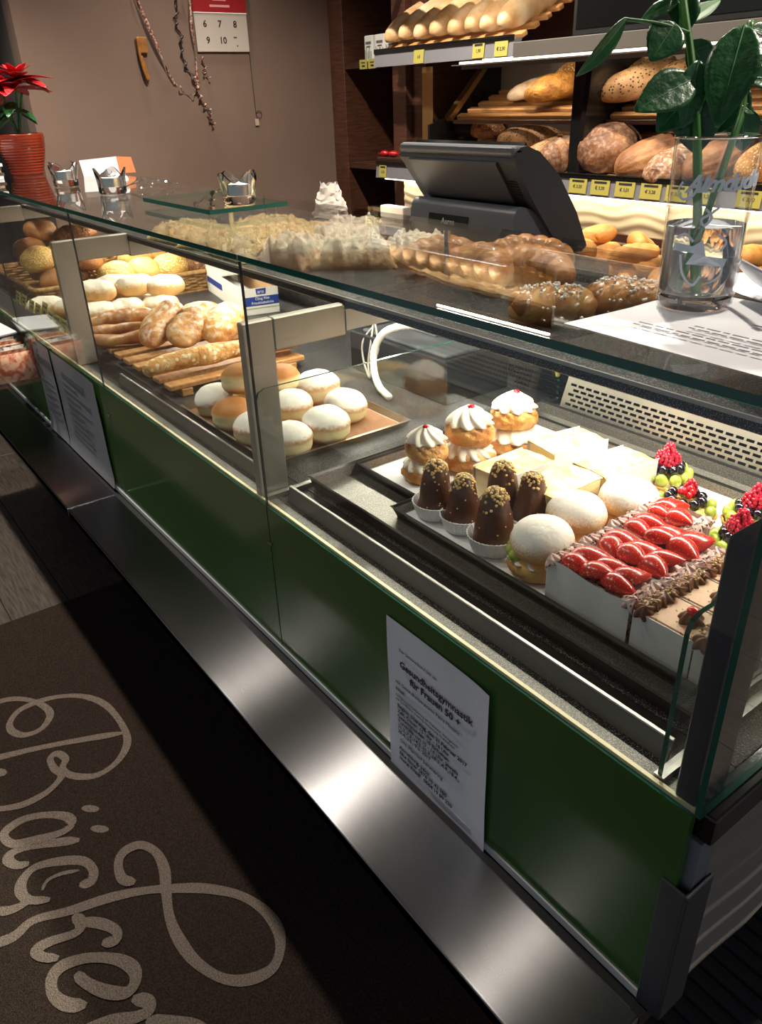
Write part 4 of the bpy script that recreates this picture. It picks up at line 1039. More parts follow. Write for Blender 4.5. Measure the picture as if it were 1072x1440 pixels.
def puff(x, y, lab, s=1, lean=(0, 0, 0), top=True, creamr=1.0):
    t = thing('cream_puff', lab, 'pastry', (x, y, ZC), 0, 'cream puffs on the lined tray', rot=lean); t.scale = (s, s, s)
    inst('choux_base', me_chb, t, (0, 0, .0145)); inst('cream_filling', me_sw_big, t, (0, 0, .024), (0, 0, 1), (creamr, creamr, .8))
    inst('choux_lid', me_cht, t, (.002, .003, .055), (.1, .1, 1))
    inst('cream_swirl', me_sw_s, t, (.002, .003, .071), (0, 0, .5), (1.6, 1.6, 1.25)); inst('cherry_piece', cher, t, (.002, .001, .0945), (0, 0, 0), .8)
    return t
puff(-.945, .262, 'smallest cream puff with a cherry at the front of the lined tray', 1.0, (0, 0, .3))
puff(-.930, .352, 'middle cream puff with ridged top and cherry piece', 1.18, (0, 0, 1.3))
t3 = puff(-.930, .465, 'cream puff with a big white swirl at the back', 1.18, (0, 0, 2.2), creamr=1.1)

# cream slices
def slice_meshes(L_, W_, H_):
    st = MB().rbox(-L_ / 2, L_ / 2, -W_ / 2, W_ / 2, .0005, .008, .001, 1).mesh('pastry_base', C_roll)
    cm = MB().rbox(-L_ / 2 + .001, L_ / 2 - .001, -W_ / 2 + .001, W_ / 2 - .001, .008, H_ - .006, .003, 2).mesh('cream_block', M_vanilla)
    def top(u, v):
        x = (u - .5) * L_ * 1.02; y = (v - .5) * W_ * 1.02
        return (x, y, H_ + .002 * noise.noise(Vector((x * 60, y * 60, 0))) - .003 * (abs(u - .5) * 2) ** 8 - .003 * (abs(v - .5) * 2) ** 8)
    mb = MB(); mb.grid(top, 14, 10); mb.box(-L_ / 2, L_ / 2, -W_ / 2, W_ / 2, H_ - .006, H_ - .004)
    tp = mb.mesh('sugared_lid', crust('sugared_lid', '#cf9c50', '#e6c27c', '#efd8a4', ns=18, dust='#f6efdf', dz=.0, dzw=.01, dn=1.6, dscale=45, bump=.3), smooth=True)
    wr = MB().box(-L_ / 2 - .001, L_ / 2 + .001, -W_ / 2 - .0016, -W_ / 2 - .0008, 0, H_ + .001).box(-L_ / 2 - .001, L_ / 2 + .001, W_ / 2 + .0008, W_ / 2 + .0016, 0, H_ - .002).mesh('paper_strip', M_wrap)
    return st, cm, tp, wr
SM = slice_meshes(.110, .072, .068)
for x, y, r, lab, wrap in ((-.786, .318, 90, 'cream slice at the left end of the pale slices', 1), (-.700, .330, 92, 'cream slice with its layered side facing the cones', 0),
                           (-.690, .447, 84, 'cream slice at the right end towards the fruit tarts', 1), (-.796, .455, 80, 'golden topped cream slice in paper at the back', 1)):
    t = thing('cream_slice', lab, 'cake', (x, y, ZC), R(r), 'vanilla cream slices')
    for n, me in zip(('pastry_base', 'cream_block', 'sugared_lid'), SM): inst(n, me, t)
    if wrap: inst('paper_strip', SM[3], t)

# sugared cream buns
me_bb = round_mesh('bun_base', .088, .05, crust('bun_base_crust', '#b9803e', '#d9aa68', '#e9c890', ns=16, bump=.3), 5, rough=.03)
me_bl = round_mesh('bun_lid', .088, .062, crust('bun_lid_sugar', '#b9803e', '#d2a060', '#e2b87c', ns=16, dust='#f1ede6', dz=.004, dzw=.020, dn=.88, dscale=420, bump=.2), 6, rough=.02, flat=.35)
grp = MB().ball((0, 0, 0), .0098, .0098, .0115, 14, 10).mesh('grape', M_grape, smooth=True)
for x, y, s, lab, gr in ((-.612, .192, 1.0, 'sugared cream bun with green grapes showing, beside the strawberry slices', True), (-.628, .288, 1.0, 'sugared bun in the middle of the three buns', False), (-.612, .378, 1.02, 'sugared bun at the back near the fruit tarts', False)):
    t = thing('cream_bun', lab, 'pastry', (x, y, ZC), rnd.uniform(0, 3), 'sugared cream buns'); t.scale = (s, s, s)
    if gr: t.rotation_euler = (0, 0, 0)
    inst('bun_base', me_bb, t, (0, 0, .0155)); inst('cream_layer', me_sw_big, t, (0, 0, .024), (0, 0, 0), (1.12, 1.12, .5)); inst('bun_lid', me_bl, t, (.002, .002, .049), (.12 if gr else 0, .0, .4))
    if gr:
        for a in (205, 228, 252): inst('grape', grp, t, (.036 * math.cos(R(a)), .036 * math.sin(R(a)), .031), (0, .5, R(a)))

# fruit tarts
def tart(x, y, lab, kind, r=.041):
    t = thing('fruit_tart', lab, 'cake', (x, y, ZC), rnd.uniform(0, 3), 'glazed fruit tarts'); t.scale = (1.05, 1.05, 1.3)
    MB().lathe([(.001, .0), (r * .8, .0), (r, .020), (r * .93, .020), (r * .86, .012), (.001, .012)], 48, lambda rr, z, a, j: (rr * (1 + (.03 if rr > .03 else 0) * math.sin(a * 16)), z)).build('tart_shell', M_tartc, t, smooth=True, angle=50)
    MB().lathe([(.001, .013), (r * .86, .013), (r * .6, .022), (.001, .026)], 24).build('custard', M_vanilla, t, smooth=True)
    bl = MB().ball((0, 0, 0), .0078, .0078, .0072, 12, 8).mesh('blueberry', M_blue_b, smooth=True) if 'bb' not in ME else ME['bb']; ME['bb'] = bl
    if 'rs' not in ME:
        rs = MB(); g = random.Random(5)
        for j in range(5):
            z = -.007 + j * .0035; q = .0078 * math.sqrt(max(.05, 1 - (j / 4.6) ** 2))
            for i in range(8 - j): a = 6.283 * i / (8 - j) + j * .5; rs.ball((q * math.cos(a), q * math.sin(a), z), .0033, .0033, .0033, 6, 4)
        ME['rs'] = rs.mesh('raspberry', M_rasp, smooth=True)
        cu = MB(); 
        for i in range(7): cu.ball((.008 * math.cos(i), .008 * math.sin(i * 1.0), .002 * (i % 3)), .0048, .0048, .0048, 8, 6)
        ME['cu'] = cu.mesh('red_currants', M_cherry, smooth=True)
    g = random.Random(int(x * 1000))
    for i in range(10):
        a = 6.283 * i / 10; inst('grape', grp, t, (r * .80 * math.cos(a), r * .80 * math.sin(a), .027), (1.2, 0, a), .82)
    for i in range(9):
        a = 6.283 * i / 9 + .3; inst('blueberry', bl, t, (r * .50 * math.cos(a), r * .50 * math.sin(a), .036))
    if kind == 'r':
        for i in range(4): a = 1.57 * i; inst('raspberry', ME['rs'], t, (.010 * math.cos(a), .010 * math.sin(a), .046), (.3, .2, a))
        inst('raspberry', ME['rs'], t, (0, 0, .057))
    else: inst('red_currants', ME['cu'], t, (0, 0, .042)); inst('raspberry', ME['rs'], t, (.012, -.014, .044))
tart(-.648, .528, 'fruit tart with raspberries at the far corner of the cake tray', 'r')
tart(-.562, .452, 'large fruit tart ringed with grapes and red currants', 'c', .046)
tart(-.480, .500, 'fruit tart with grapes and berries behind the strawberry slices', 'r')
tart(-.392, .520, 'fruit tart half hidden behind the near end post', 'r')
tart(-.452, .412, 'fruit tart with raspberries close behind the strawberries', 'r', .036)

# strawberry slices
def straw_mesh():
    def fn(u, v):
        a = 2 * math.pi * u; t = v
        r = .0185 * math.sin(math.pi * min(1, t * .98 + .01)) ** .62 * (1.15 - .55 * t)
        z = math.cos(a) * r * .8; z = max(z, -.004)
        return (-.024 + .048 * t, math.sin(a) * r, z)
    mb = MB(); mb.grid(fn, 18, 12, True); return mb.mesh('strawberry_half', M_straw, smooth=True)
me_st = straw_mesh()
me_ros = swirl('flecked_rosette', .0115, .014, 3, M_pinkc, 6, 7)
def sslice(x0, x1, y0, y1, lab, n, seed):
    t = thing('strawberry_slice', lab, 'cake', ((x0 + x1) / 2, (y0 + y1) / 2, ZC), 0, 'strawberry cream slices'); w, d = (x1 - x0) / 2, (y1 - y0) / 2; h = .058; g = random.Random(seed)
    MB().rbox(-w, w, -d, d, .0005, .014, .002, 1).build('sponge_base', M_sponge, t)
    MB().rbox(-w + .001, w - .001, -d + .001, d - .001, .014, h, .003, 2).build('cream_block', M_pinkc, t)
    def wr(s):
        def fn(u, v): return (-w + u * 2 * w, s * (d + .0015) + .0008 * math.sin(u * 12), .0005 + v * (h + .006 + .003 * math.sin(u * 7)))
        return fn
    MB().grid(wr(-1), 10, 2).grid(wr(1), 10, 2).build('paper_strip', M_wrap, t, smooth=True)
    for i in range(n):
        u = (i // 2 + .5) / ((n + 1) // 2); inst('strawberry_half', me_st, t, (-w * .72 + u * 1.44 * w, (-.36 + .72 * (i % 2)) * d, h + .004 + .002 * (i % 3)), (g.uniform(-.3, .3), g.uniform(-.25, .1), g.uniform(-.5, .5) + (.5 if i % 2 else -.3)), g.uniform(1.0, 1.2))
    for e in (-1, 1):
        for k in range(4): inst('flecked_rosette', me_ros, t, (e * w * .92, (-.75 + .5 * k) * d, h - .002), (0, e * .5, k))
sslice(-.556, -.428, .146, .206, 'strawberry slice in front, nearest the glass', 6, 1)
sslice(-.560, -.424, .212, .270, 'strawberry slice second from the front', 6, 2)
sslice(-.566, -.424, .276, .334, 'strawberry slice third from the front', 6, 3)
sslice(-.566, -.486, .340, .396, 'strawberry slice at the back beside the tarts', 3, 4)

# mocha slices with piped chocolate cream
me_pipe = swirl('piped_cream', .0105, .013, 4, M_chocream, 6, 7)
def mslice(x0, x1, y0, y1, lab):
    t = thing('mocha_slice', lab, 'cake', ((x0 + x1) / 2, (y0 + y1) / 2, ZC), 0, 'mocha cream slices'); w, d = (x1 - x0) / 2, (y1 - y0) / 2; h = .060
    MB().rbox(-w, w, -d, d, .0005, .020, .002, 1).rbox(-w, w, -d, d, .026, .042, .002, 1).build('sponge_layers', M_sponge, t)
    MB().rbox(-w + .001, w - .001, -d + .001, d - .001, .020, .026, .001, 1).rbox(-w + .001, w - .001, -d + .001, d - .001, .042, h - .006, .001, 1).build('cream_layers', M_cream1, t)
    MB().rbox(-w, w, -d, d, h - .006, h, .002, 1).build('mocha_top', M_mocha, t)
    MB().box(-w - .001, w + .001, -d - .0016, -d - .0008, 0, h - .001).build('paper_strip', M_wrap, t)
    for k in range(5): inst('piped_cream', me_pipe, t, (-w * .76, (-.8 + .4 * k) * d, h - .001), (.4, .3, k), (1, 1.15, .95))
    for k in range(12): pass
    cr = MB(); g = random.Random(int(y0 * 1000))
    for k in range(26): cr.ball((-w * .76 + g.uniform(-.007, .007), g.uniform(-.9, .9) * d, h + .009 + g.uniform(-.002, .003)), .0016, .0016, .0014, 5, 4)
    cr.build('nut_crumbs', M_nutc, t)
    inst('piped_rosette', me_ros if False else me_pipe, t, (w * .42, 0, h - .001), (0, 0, 1), 1.25); inst('cherry_piece', cher, t, (w * .42, 0, h + .0135), (0, 0, 0), (1.0, 1.0, .8))
mslice(-.422, -.346, .146, .204, 'mocha slice in front with a cherry rosette, left of the glass divider')
mslice(-.422, -.346, .208, .266, 'mocha slice second from the front with a cherry rosette')
mslice(-.422, -.346, .270, .328, 'mocha slice third from the front with a cherry rosette')
mslice(-.342, -.302, .146, .210, 'mocha slice cut narrow next to the glass divider')
mslice(-.342, -.302, .214, .280, 'narrow mocha slice in the second row by the divider')
# ------------------------------------------------------------------ pastries on the upper shelf
ZS = 1.2128
def lump_mesh(name, L_, W_, H_, m, seed, rough=.22, fr=40):
    def fn(u, v):
        x = (u - .5) * 2; y = (v - .5) * 2
        e = max(0, 1 - abs(x) ** 5) * max(0, 1 - abs(y) ** 5)
        p = Vector((x * L_ * fr, y * W_ * fr, seed))
        z = H_ * (e ** .75) * (.82 + rough * noise.noise(p) + rough * .8 * noise.noise(p * 2.3))
        s = 1 + .04 * noise.noise(p * .7)
        return (x * L_ / 2 * s, y * W_ / 2 * s, max(.0, z))
    mb = MB(); mb.grid(fn, 46, 34); n = 47
    edge = [i for i in range(n)] + [n * j + n - 1 for j in range(1, 35)] + [34 * n + i for i in range(n - 2, -1, -1)] + [n * j for j in range(33, 0, -1)]
    mb.f.append(tuple(reversed(edge))); mb.m.append(0)
    return mb.mesh(name, m, smooth=True)
me_strs = lump_mesh('streusel_cake', .17, .15, .036, C_strsl, 2.2, .30, 60)
me_nut1 = lump_mesh('nut_strudel', .17, .11, .056, C_nut, 5.1, .28, 26)
me_nut2 = lump_mesh('nut_strudel', .15, .12, .060, C_nut, 9.4, .30, 24)
for i, (x, y, r, lab) in enumerate(((-1.86, .285, .1, 'streusel cake furthest left on the upper shelf'), (-1.70, .30, .3, 'streusel cake under the candle holder plate'), (-1.55, .292, .0, 'streusel cake nearest the flaky pastries'), (-1.78, .46, .2, 'streusel cake in the back row by the glass plate'), (-1.60, .46, .4, 'streusel cake at the back behind the flaky pastries'))):
    bread('streusel_cake', me_strs, (x, y, ZS), (0, 0, r), lab, 'cake', 'streusel cakes on the upper shelf', (1.05, 1.05, 1.2))
for i, (me, x, y, r, lab) in enumerate(((me_nut2, -1.385, .300, .2, 'flaky filled pastry next to the streusel cakes'), (me_nut1, -1.295, .375, .9, 'flaky filled pastry in front of the glass joint'), (me_nut2, -1.215, .475, .6, 'flaky filled pastry nearest the croissants'), (me_nut1, -1.43, .44, .5, 'flaky filled pastry in the back row'), (me_nut2, -1.50, .52, 1.0, 'flaky filled pastry at the back towards the till'))):
    bread('flaky_pastry', me, (x, y, ZS), (0, 0, r), lab, 'pastry', 'flaky pastries on the upper shelf')
me_cro = rope_mesh('croissant', [(-.072, -.03, 0), (-.045, .004, .003), (0, .018, .006), (.045, .004, .003), (.072, -.03, 0)], .036, C_croi, 2, 3, .06, n=20, sub=14, endt=.12, ridge=8)
for x, y, r, lab in ((-1.085, .425, .4, 'croissant furthest left behind the bright reflection'), (-.985, .415, -.2, 'croissant in the middle of the shelf'), (-.905, .455, .3, 'croissant nearest the sugared brioche'), (-.985, .53, .9, 'croissant in the back row in front of the till')):
    bread('croissant', me_cro, (x, y, ZS + .028), (0, 0, r), lab, 'croissant', 'croissants on the upper shelf')
# sugared brioche plaits
def brioche(x, y, rz, lab, s=1):
    t = thing('sugared_brioche', lab, 'pastry', (x, y, ZS), rz, 'brioche plaits with pearl sugar'); t.scale = (s, s, s)
    for k in range(3):
        pts = [(-.062 + .0155 * i, .017 * math.sin(i * 1.25 + k * 2.094), .026 + .010 * math.cos(i * 1.25 + k * 2.094)) for i in range(9)]
        inst('plait_strand', rope_mesh('plait_strand', pts, .023, C_brio, 1, 0, 0, n=12, endt=.45), t)
    mb = MB(); g = random.Random(4)
    for i in range(130):
        xx = g.uniform(-.055, .045); yy = g.gauss(-.004, .018); zz = .058 - (yy / .04) ** 2 * .02 - (xx / .07) ** 2 * .012 + g.uniform(-.001, .004)
        q = g.uniform(.0016, .0036); mb.ball((xx, yy, zz), q, q * .85, q * .8, 6, 4)
    o = mb.build('pearl_sugar', mat('pearl_sugar', '#fbfaf6', .35), t); o['kind'] = 'stuff'
brioche(-.738, .325, .9, 'plaited brioche with pearl sugar left of the papers', .86)
brioche(-.690, .430, .5, 'plaited brioche with pearl sugar behind, nearer the drinking glass', .86)

# ------------------------------------------------------------------ till
tl = thing('cash_till', 'dark grey touch screen till seen from behind on the upper shelf', 'till', (-1.25, .62, ZS))
M_slot = M_blackgloss
# stand
prof = [(-.020, .020), (.10, .020), (.09, .05), (.03, .090), (.008, .096), (-.006, .093), (-.013, .084), (-.0205, .03)]
MB().prism(prof, -.155, .155, 'x').build('stand', M_tillgrey, tl, angle=50)
MB().prism([(-.0200, .044), (-.0186, .044), (-.0151, .070), (-.0165, .070)], -.092, .030, 'x').build('badge_plate', M_slot, tl)
text('badge_text', 'Aures', .017, mat('badge_grey', '#9a9ea4', .4), tl, (-.030, -.0192, .0515), (R(90) - .137, 0, 0), 'CENTER', extrude=.0003)
MB().rbox(-.09, .09, .0, .085, .0, .0205, .003, 1).build('stand_foot', M_tilldark, tl)
# screen unit: top edge towards the customer, screen face up towards the staff
sp = [(-.018, .200), (-.028, .192), (-.030, .176), (.030, .098), (.118, -.002), (.128, -.004), (.176, -.004), (.190, .006), (.150, .075), (.090, .148), (.035, .190), (.0, .202)]
sp = [(a, b) for a, b in sp]
MB().prism(sp, -.172, .166, 'x').build('screen_housing', M_tilldark, tl, angle=35)
MB().prism([(.004, .205), (.196, .010), (.188, .004), (.0, .198)], -.160, .154, 'x').build('screen_face', M_blackgloss, tl, (0, .004, .002))
MB().prism([(-.034, .172), (.022, .098), (.026, .101), (-.030, .175)], -.140, .120, 'x').build('rear_cover', mat('till_cover', '#2c2e34', .4), tl)
MB().rbox(-.172, .166, -.034, -.006, .184, .203, .008, 3).build('top_edge', M_tillgrey, tl)
for sx in (-.115, .135):
    for i in range(12):
        t_ = i / 12; MB().box(sx - .012, sx + .012, -.0012, .0010, -.0008, .0008).build('vent_slit', M_black, tl, (0, -.004 + t_ * .045, .140 - t_ * .058), (-.65, 0, 0))
cr_ = thing('card_reader', 'white and clear plastic card stand left of the till', 'stand', (-1.455, .60, ZS))
MB().rbox(-.045, .04, -.01, .014, 0, .074, .003, 2).build('back_plate', M_white, cr_)
MB().rbox(-.09, -.05, -.012, .004, 0, .070, .002, 1).build('clear_pocket', M_acryl, cr_)
MB().box(-.04, .035, -.012, -.0105, .01, .03).build('grey_label', M_inkgrey, cr_)
pb = MB()
pb.grid(lambda u, v: ((.055 + .012 * noise.noise(Vector((u * 9, v * 9, 0)))) * math.cos(u * 6.283) * (1 - v * .55), (.05 + .012 * noise.noise(Vector((u * 7, v * 9, 3)))) * math.sin(u * 6.283) * (1 - v * .55), v * .085 + .012 * noise.noise(Vector((u * 12, v * 8, 5)))), 40, 12, True)
tag(pb.build('crumpled_paper_bag', mat('crumpled_paper', '#cfc6be', .7), None, (-1.93, .735, ZS)), 'crumpled white paper bag at the back of the upper shelf', 'paper bag')

# ------------------------------------------------------------------ staff worktop and basket of white rolls
wt = thing('staff_worktop', 'dark worktop on the staff side behind the till', 'worktop', (0, 0, 0))
MB().rbox(-2.6, -.5, .85, 1.50, .955, .985, .003, 1).build('worktop_slab', M_walnut, wt)
MB().box(-2.58, -.52, .86, 1.48, 0, .955).build('worktop_carcass', M_walnut, wt)
basket('roll_basket', 'dark wicker basket heaped with pale rolls behind the till', -1.93, -.93, .93, 1.48, .9852, .11, M_wickdark, 9)
gr_ = 'rolls heaped in the dark basket'
C_sem = crust('semmel_crust', '#b06d2a', '#cc8c40', '#e0ab62', ns=14, bump=.3)
me_sem = round_mesh('semmel', .098, .066, C_sem, 7, star=5, sd=.15, swirl=1.3, rough=.03)
me_spl = loaf_mesh('split_roll', .115, .072, .062, C_sem, 8, 2.5, 2.1, cuts=1, cutd=.22, ang=2.2, cutw=.06, rough=.03)
me_crr = rope_mesh('crescent_roll', [(-.06, -.02, 0), (-.03, .008, .003), (0, .014, .004), (.03, .008, .003), (.06, -.02, 0)], .026, C_sem, 2, 2, .08, n=14, endt=.3, ridge=6)
g = random.Random(12); n_ = 0
words_c = ['left end', 'left part', 'left of the middle', 'middle', 'right of the middle', 'right part', 'right end', 'far right end']
words_r = ['front row', 'second row', 'third row', 'back row']
for j in range(4):
    for i in range(8):
        me = (me_sem, me_spl, me_crr)[(i * 2 + j) % 3]
        x = -1.86 + i * .118 + (.05 if j % 2 else 0) + g.uniform(-.01, .01); y = 1.00 + j * .122 + g.uniform(-.01, .01)
        bread('white_roll', me, (x, y, 1.07 + .022 * (1 - abs(j - 1.5) / 2) + g.uniform(0, .012)), (g.uniform(-.5, .5), g.uniform(-.3, .3), g.uniform(0, 6)), 'pale roll in the %s of the dark basket, %s' % (words_r[j], words_c[i]), 'roll', gr_)
for j in range(2):
    for i in range(6):
        x = -1.80 + i * .15 + j * .06; y = 1.12 + j * .16
        bread('white_roll', (me_spl, me_crr, me_sem)[(i + j) % 3], (x, y, 1.136 + g.uniform(0, .01)), (g.uniform(-.4, .4), g.uniform(-.3, .3), g.uniform(0, 6)), 'pale roll topping the dark basket heap, %s, %s top row' % (words_c[i], ['front', 'back'][j]), 'roll', gr_)
# ------------------------------------------------------------------ things on the top glass
ZG = 1.3097
# papers
def sheet(name, label, cx_, cy_, w, d, rz, cat='paper', lines=None, seed=1, amp=.002, z=ZG):
    t = thing(name, label, cat, (cx_, cy_, z), rz)
    def fn(u, v): return ((u - .5) * w, (v - .5) * d, .0004 + amp * max(0, noise.noise(Vector((u * 2.2 + seed, v * 2.2, seed)))) * 2)
    MB().grid(fn, 20, 16).build('sheet', M_paper, t, smooth=True)
    return t
p1 = sheet('paper_sheet', 'printed white sheet under the drinking glass on the counter glass', -.322, .137, .297, .200, R(-3), amp=.0012)
mb = MB()
for (y0, x0, x1) in ((-.030, -.06, .12), (-.038, -.06, .13), (-.055, -.10, .12), (-.063, -.10, .13), (.01, -.03, .10)):
    x = x0; g = random.Random(int(y0 * 9999))
    while x < x1: l = g.uniform(.006, .016); mb.box(x, x + l, y0, y0 + .0022, .0034, .0036); x += l + .003
mb.build('print_lines', M_inkgrey, p1)
p2 = sheet('paper_sheet', 'white leaflet with an oval emblem behind the drinking glass', -.385, .328, .21, .16, R(-25), 'leaflet', seed=4, amp=.0015)
MB().prism([(.026 * math.cos(a), .012 * math.sin(a)) for a in [i * math.pi / 10 for i in range(20)]], .0042, .0046, 'z').build('oval_emblem', M_inkgrey, p2, (-.015, .03, 0))
mb = MB()
for k in range(9): mb.box(-.019 + k * .0045, -.0175 + k * .0045, -.009, .009, .0047, .0049)
mb.build('emblem_lines', M_paper, p2, (-.015, .03, 0))
MB().box(-.07, .06, -.012, -.0095, .0042, .0044).box(-.07, .05, -.022, -.0195, .0042, .0044).build('print_lines', M_inkgrey, p2)
cl = MB(); cl.grid(lambda u, v: (v * .13, .018 * math.cos(u * 5.0) * (1 - .3 * v), .019 + .016 * math.sin(u * 5.0 - 1.2)), 22, 8)
tag(cl.build('curled_leaflet', mat('silver_grey_sheet', '#a9adb8', .3, .2), None, (-.425, .262, ZG + .004), (0, 0, R(-42)), smooth=True), 'silver grey curled leaflet lying right of the drinking glass', 'leaflet')

# drinking glass used as a vase
VX, VY = -.430, .178
M_vglass = mat('drinking_glass', (1, 1, 1), 0.0, trans=1.0, ior=1.45)
M_vthin = pane_mat('thin_drinking_glass', (.95, .965, .975), .07)
M_water = mat('water', (.96, .98, 1.0), 0.0, trans=1.0, ior=1.33)
vz = thing('drinking_glass', 'tall clear drinking glass with white script and water', 'glass', (VX, VY, ZG + .0032))
MB().lathe([(.0005, 0), (.0325, 0), (.0345, .002), (.0352, .006), (.0372, .147), (.0368, .1485), (.0358, .147), (.0338, .016), (.031, .0135), (.0005, .0125)], 64).build('glass_wall', M_vthin, vz, smooth=True, angle=50)
MB().lathe([(.0005, .0128), (.0308, .0138), (.0337, .0163), (.0347, .074), (.0343, .0752), (.0005, .0748)], 48).build('water', M_water, vz, smooth=True, angle=50)
MB().tube([(.0366 * math.cos(a), .0366 * math.sin(a), .1480) for a in [i * math.pi / 24 for i in range(48)]], .0011, 8, True).build('rim', M_vglass, vz, smooth=True)
MB().lathe([(.0005, .0006), (.0318, .0006), (.0332, .003), (.0334, .0105), (.0305, .0122), (.0005, .0122)], 48).build('glass_base', M_vglass, vz, smooth=True, angle=50)
M_enam = mat('white_enamel_print', '#c9d2de', .4)
def bend(o, r0=.0367, a0=R(-58)):
    for v in o.data.vertices:
        s, z, dz = v.co.x, v.co.y, v.co.z
        a = a0 + s / r0; r = r0 + dz + .0003
        v.co = (r * math.cos(a), r * math.sin(a), z)
    return o
tx = text('script_lettering', 'Almdudler', .0195, M_enam, vz, (0, 0, 0), (0, 0, 0), 'LEFT', extrude=.0002, shear=.35, bold=.0006, spacing=.92)
for v in tx.data.vertices: v.co.x -= .022; v.co.y += .106 + (v.co.x) * .06
bend(tx)
def band(pts, name='printed_band'):
    mb = MB(); v = []; f = []
    P = smoothpath(pts, 8); 
    for i, p in enumerate(P):
        a = P[max(0, i - 1)]; b = P[min(len(P) - 1, i + 1)]; t = (b - a).normalized(); n = Vector((-t.y, t.x)) * .0011
        v += [(p.x + n.x, p.y + n.y, .0002), (p.x - n.x, p.y - n.y, .0002)]
        if i: f.append((2 * i - 2, 2 * i - 1, 2 * i + 1, 2 * i))
    mb.add(v, f); o = mb.build(name, M_enam, vz); return bend(o, .0362)
band([(-.026, .113), (-.030, .106), (-.024, .099), (-.014, .103), (-.008, .118)], 'script_lettering')
for q in ([(-.002, .092), (.004, .085), (-.001, .078), (-.004, .083), (.003, .088), (.010, .094)], [(-.024, .066), (-.016, .070), (-.008, .064)], [(.012, .070), (.020, .064), (.016, .056)], [(-.018, .052), (-.014, .036), (-.004, .026), (.002, .034)], [(.018, .05), (.020, .036), (.010, .028)]): band(q)
zz = MB(); poly = [(-.026, .062), (-.008, .060), (.0, .066), (.004, .052), (.024, .049), (.022, .042), (-.012, .044), (-.006, .054), (-.027, .055)]
zz.add([(a, b, .0002) for a, b in poly], [(0, 1, 7, 8), (1, 2, 3, 7), (3, 4, 5, 6), (3, 6, 7)]); bend(zz.build('printed_band', M_enam, vz), .0362)

# roses: stems and leaves
M_leaf = mat('rose_leaf', '#1f5a2c', .34, col2='#174a26', ns=30, bump=.25, bs=70, coat=.15)
M_leafu = mat('rose_leaf_pale', '#4f7f4a', .5, col2='#3f6c3e', ns=30)
M_stem = mat('rose_stem', '#2f6a2a', .4, col2='#4c7f36', ns=25)
def leaf(name, base, tip, w, m, parent, nrm=None, droop=.12, fold=.25, ser=.05, n=18, tw=0):
    b, t = Vector(base), Vector(tip); d = t - b; L_ = d.length; d = d / L_
    nv = Vector(nrm) if nrm else Vector((.5, -.7, .35)); nv = (nv - d * nv.dot(d)).normalized(); s = d.cross(nv)
    if tw: q = Matrix.Rotation(tw, 3, d); nv = q @ nv; s = q @ s
    def fn(u, v):
        x = v * 2 - 1; sh = (math.sin(math.pi * min(1, u * .97 + .015)) ** .75) * (1.12 - .45 * u)
        sh *= 1 + (ser * (abs(math.sin(u * 26)) - .5) if abs(x) > .9 else 0)
        p = b + d * (L_ * u) + s * (x * w / 2 * sh) + nv * (fold * abs(x) * w * .35 * sh - droop * L_ * (u * u - .15 * u))
        return p[:]
    mb = MB(); mb.grid(fn, n, 8); o = mb.build(name, m, parent, smooth=True)
    md = o.modifiers.new('thickness', 'SOLIDIFY'); md.thickness = .0005
    rb_ = MB().tube([(b + d * (L_ * u) + nv * (-droop * L_ * (u * u - .15 * u) + .0003))[:] for u in (0, .2, .4, .6, .8, .95)], [.0009, .0008, .0007, .0005, .0004, .0002], 5)
    rb_.build('midrib', M_leafu, o)
    return o
rs1 = thing('rose_stem', 'tall green rose stem with large leaves in the drinking glass', 'plant', (0, 0, 0))
rs2 = thing('rose_stem', 'second green rose stem leaning right in the drinking glass', 'plant', (0, 0, 0))
MB().tube(smoothpath([(-.424, .170, ZG + .020), (-.436, .172, 1.395), (-.452, .180, 1.452), (-.469, .190, 1.495), (-.486, .199, 1.53), (-.497, .203, 1.552), (-.514, .211, 1.586)], 6), [.0042] * 20 + [.0035] * 30, 8).build('stem', M_stem, rs1, smooth=True)
MB().tube(smoothpath([(-.438, .166, ZG + .022), (-.426, .172, 1.40), (-.432, .203, 1.456), (-.438, .221, 1.482), (-.447, .234, 1.511), (-.462, .250, 1.55)], 6), .0033, 8).build('stem', M_stem, rs2, smooth=True)
MB().tube(smoothpath([(-.490, .200, 1.543), (-.502, .174, 1.55), (-.524, .149, 1.555)], 5), .0015, 6).build('twig', M_leafu, rs1, smooth=True)
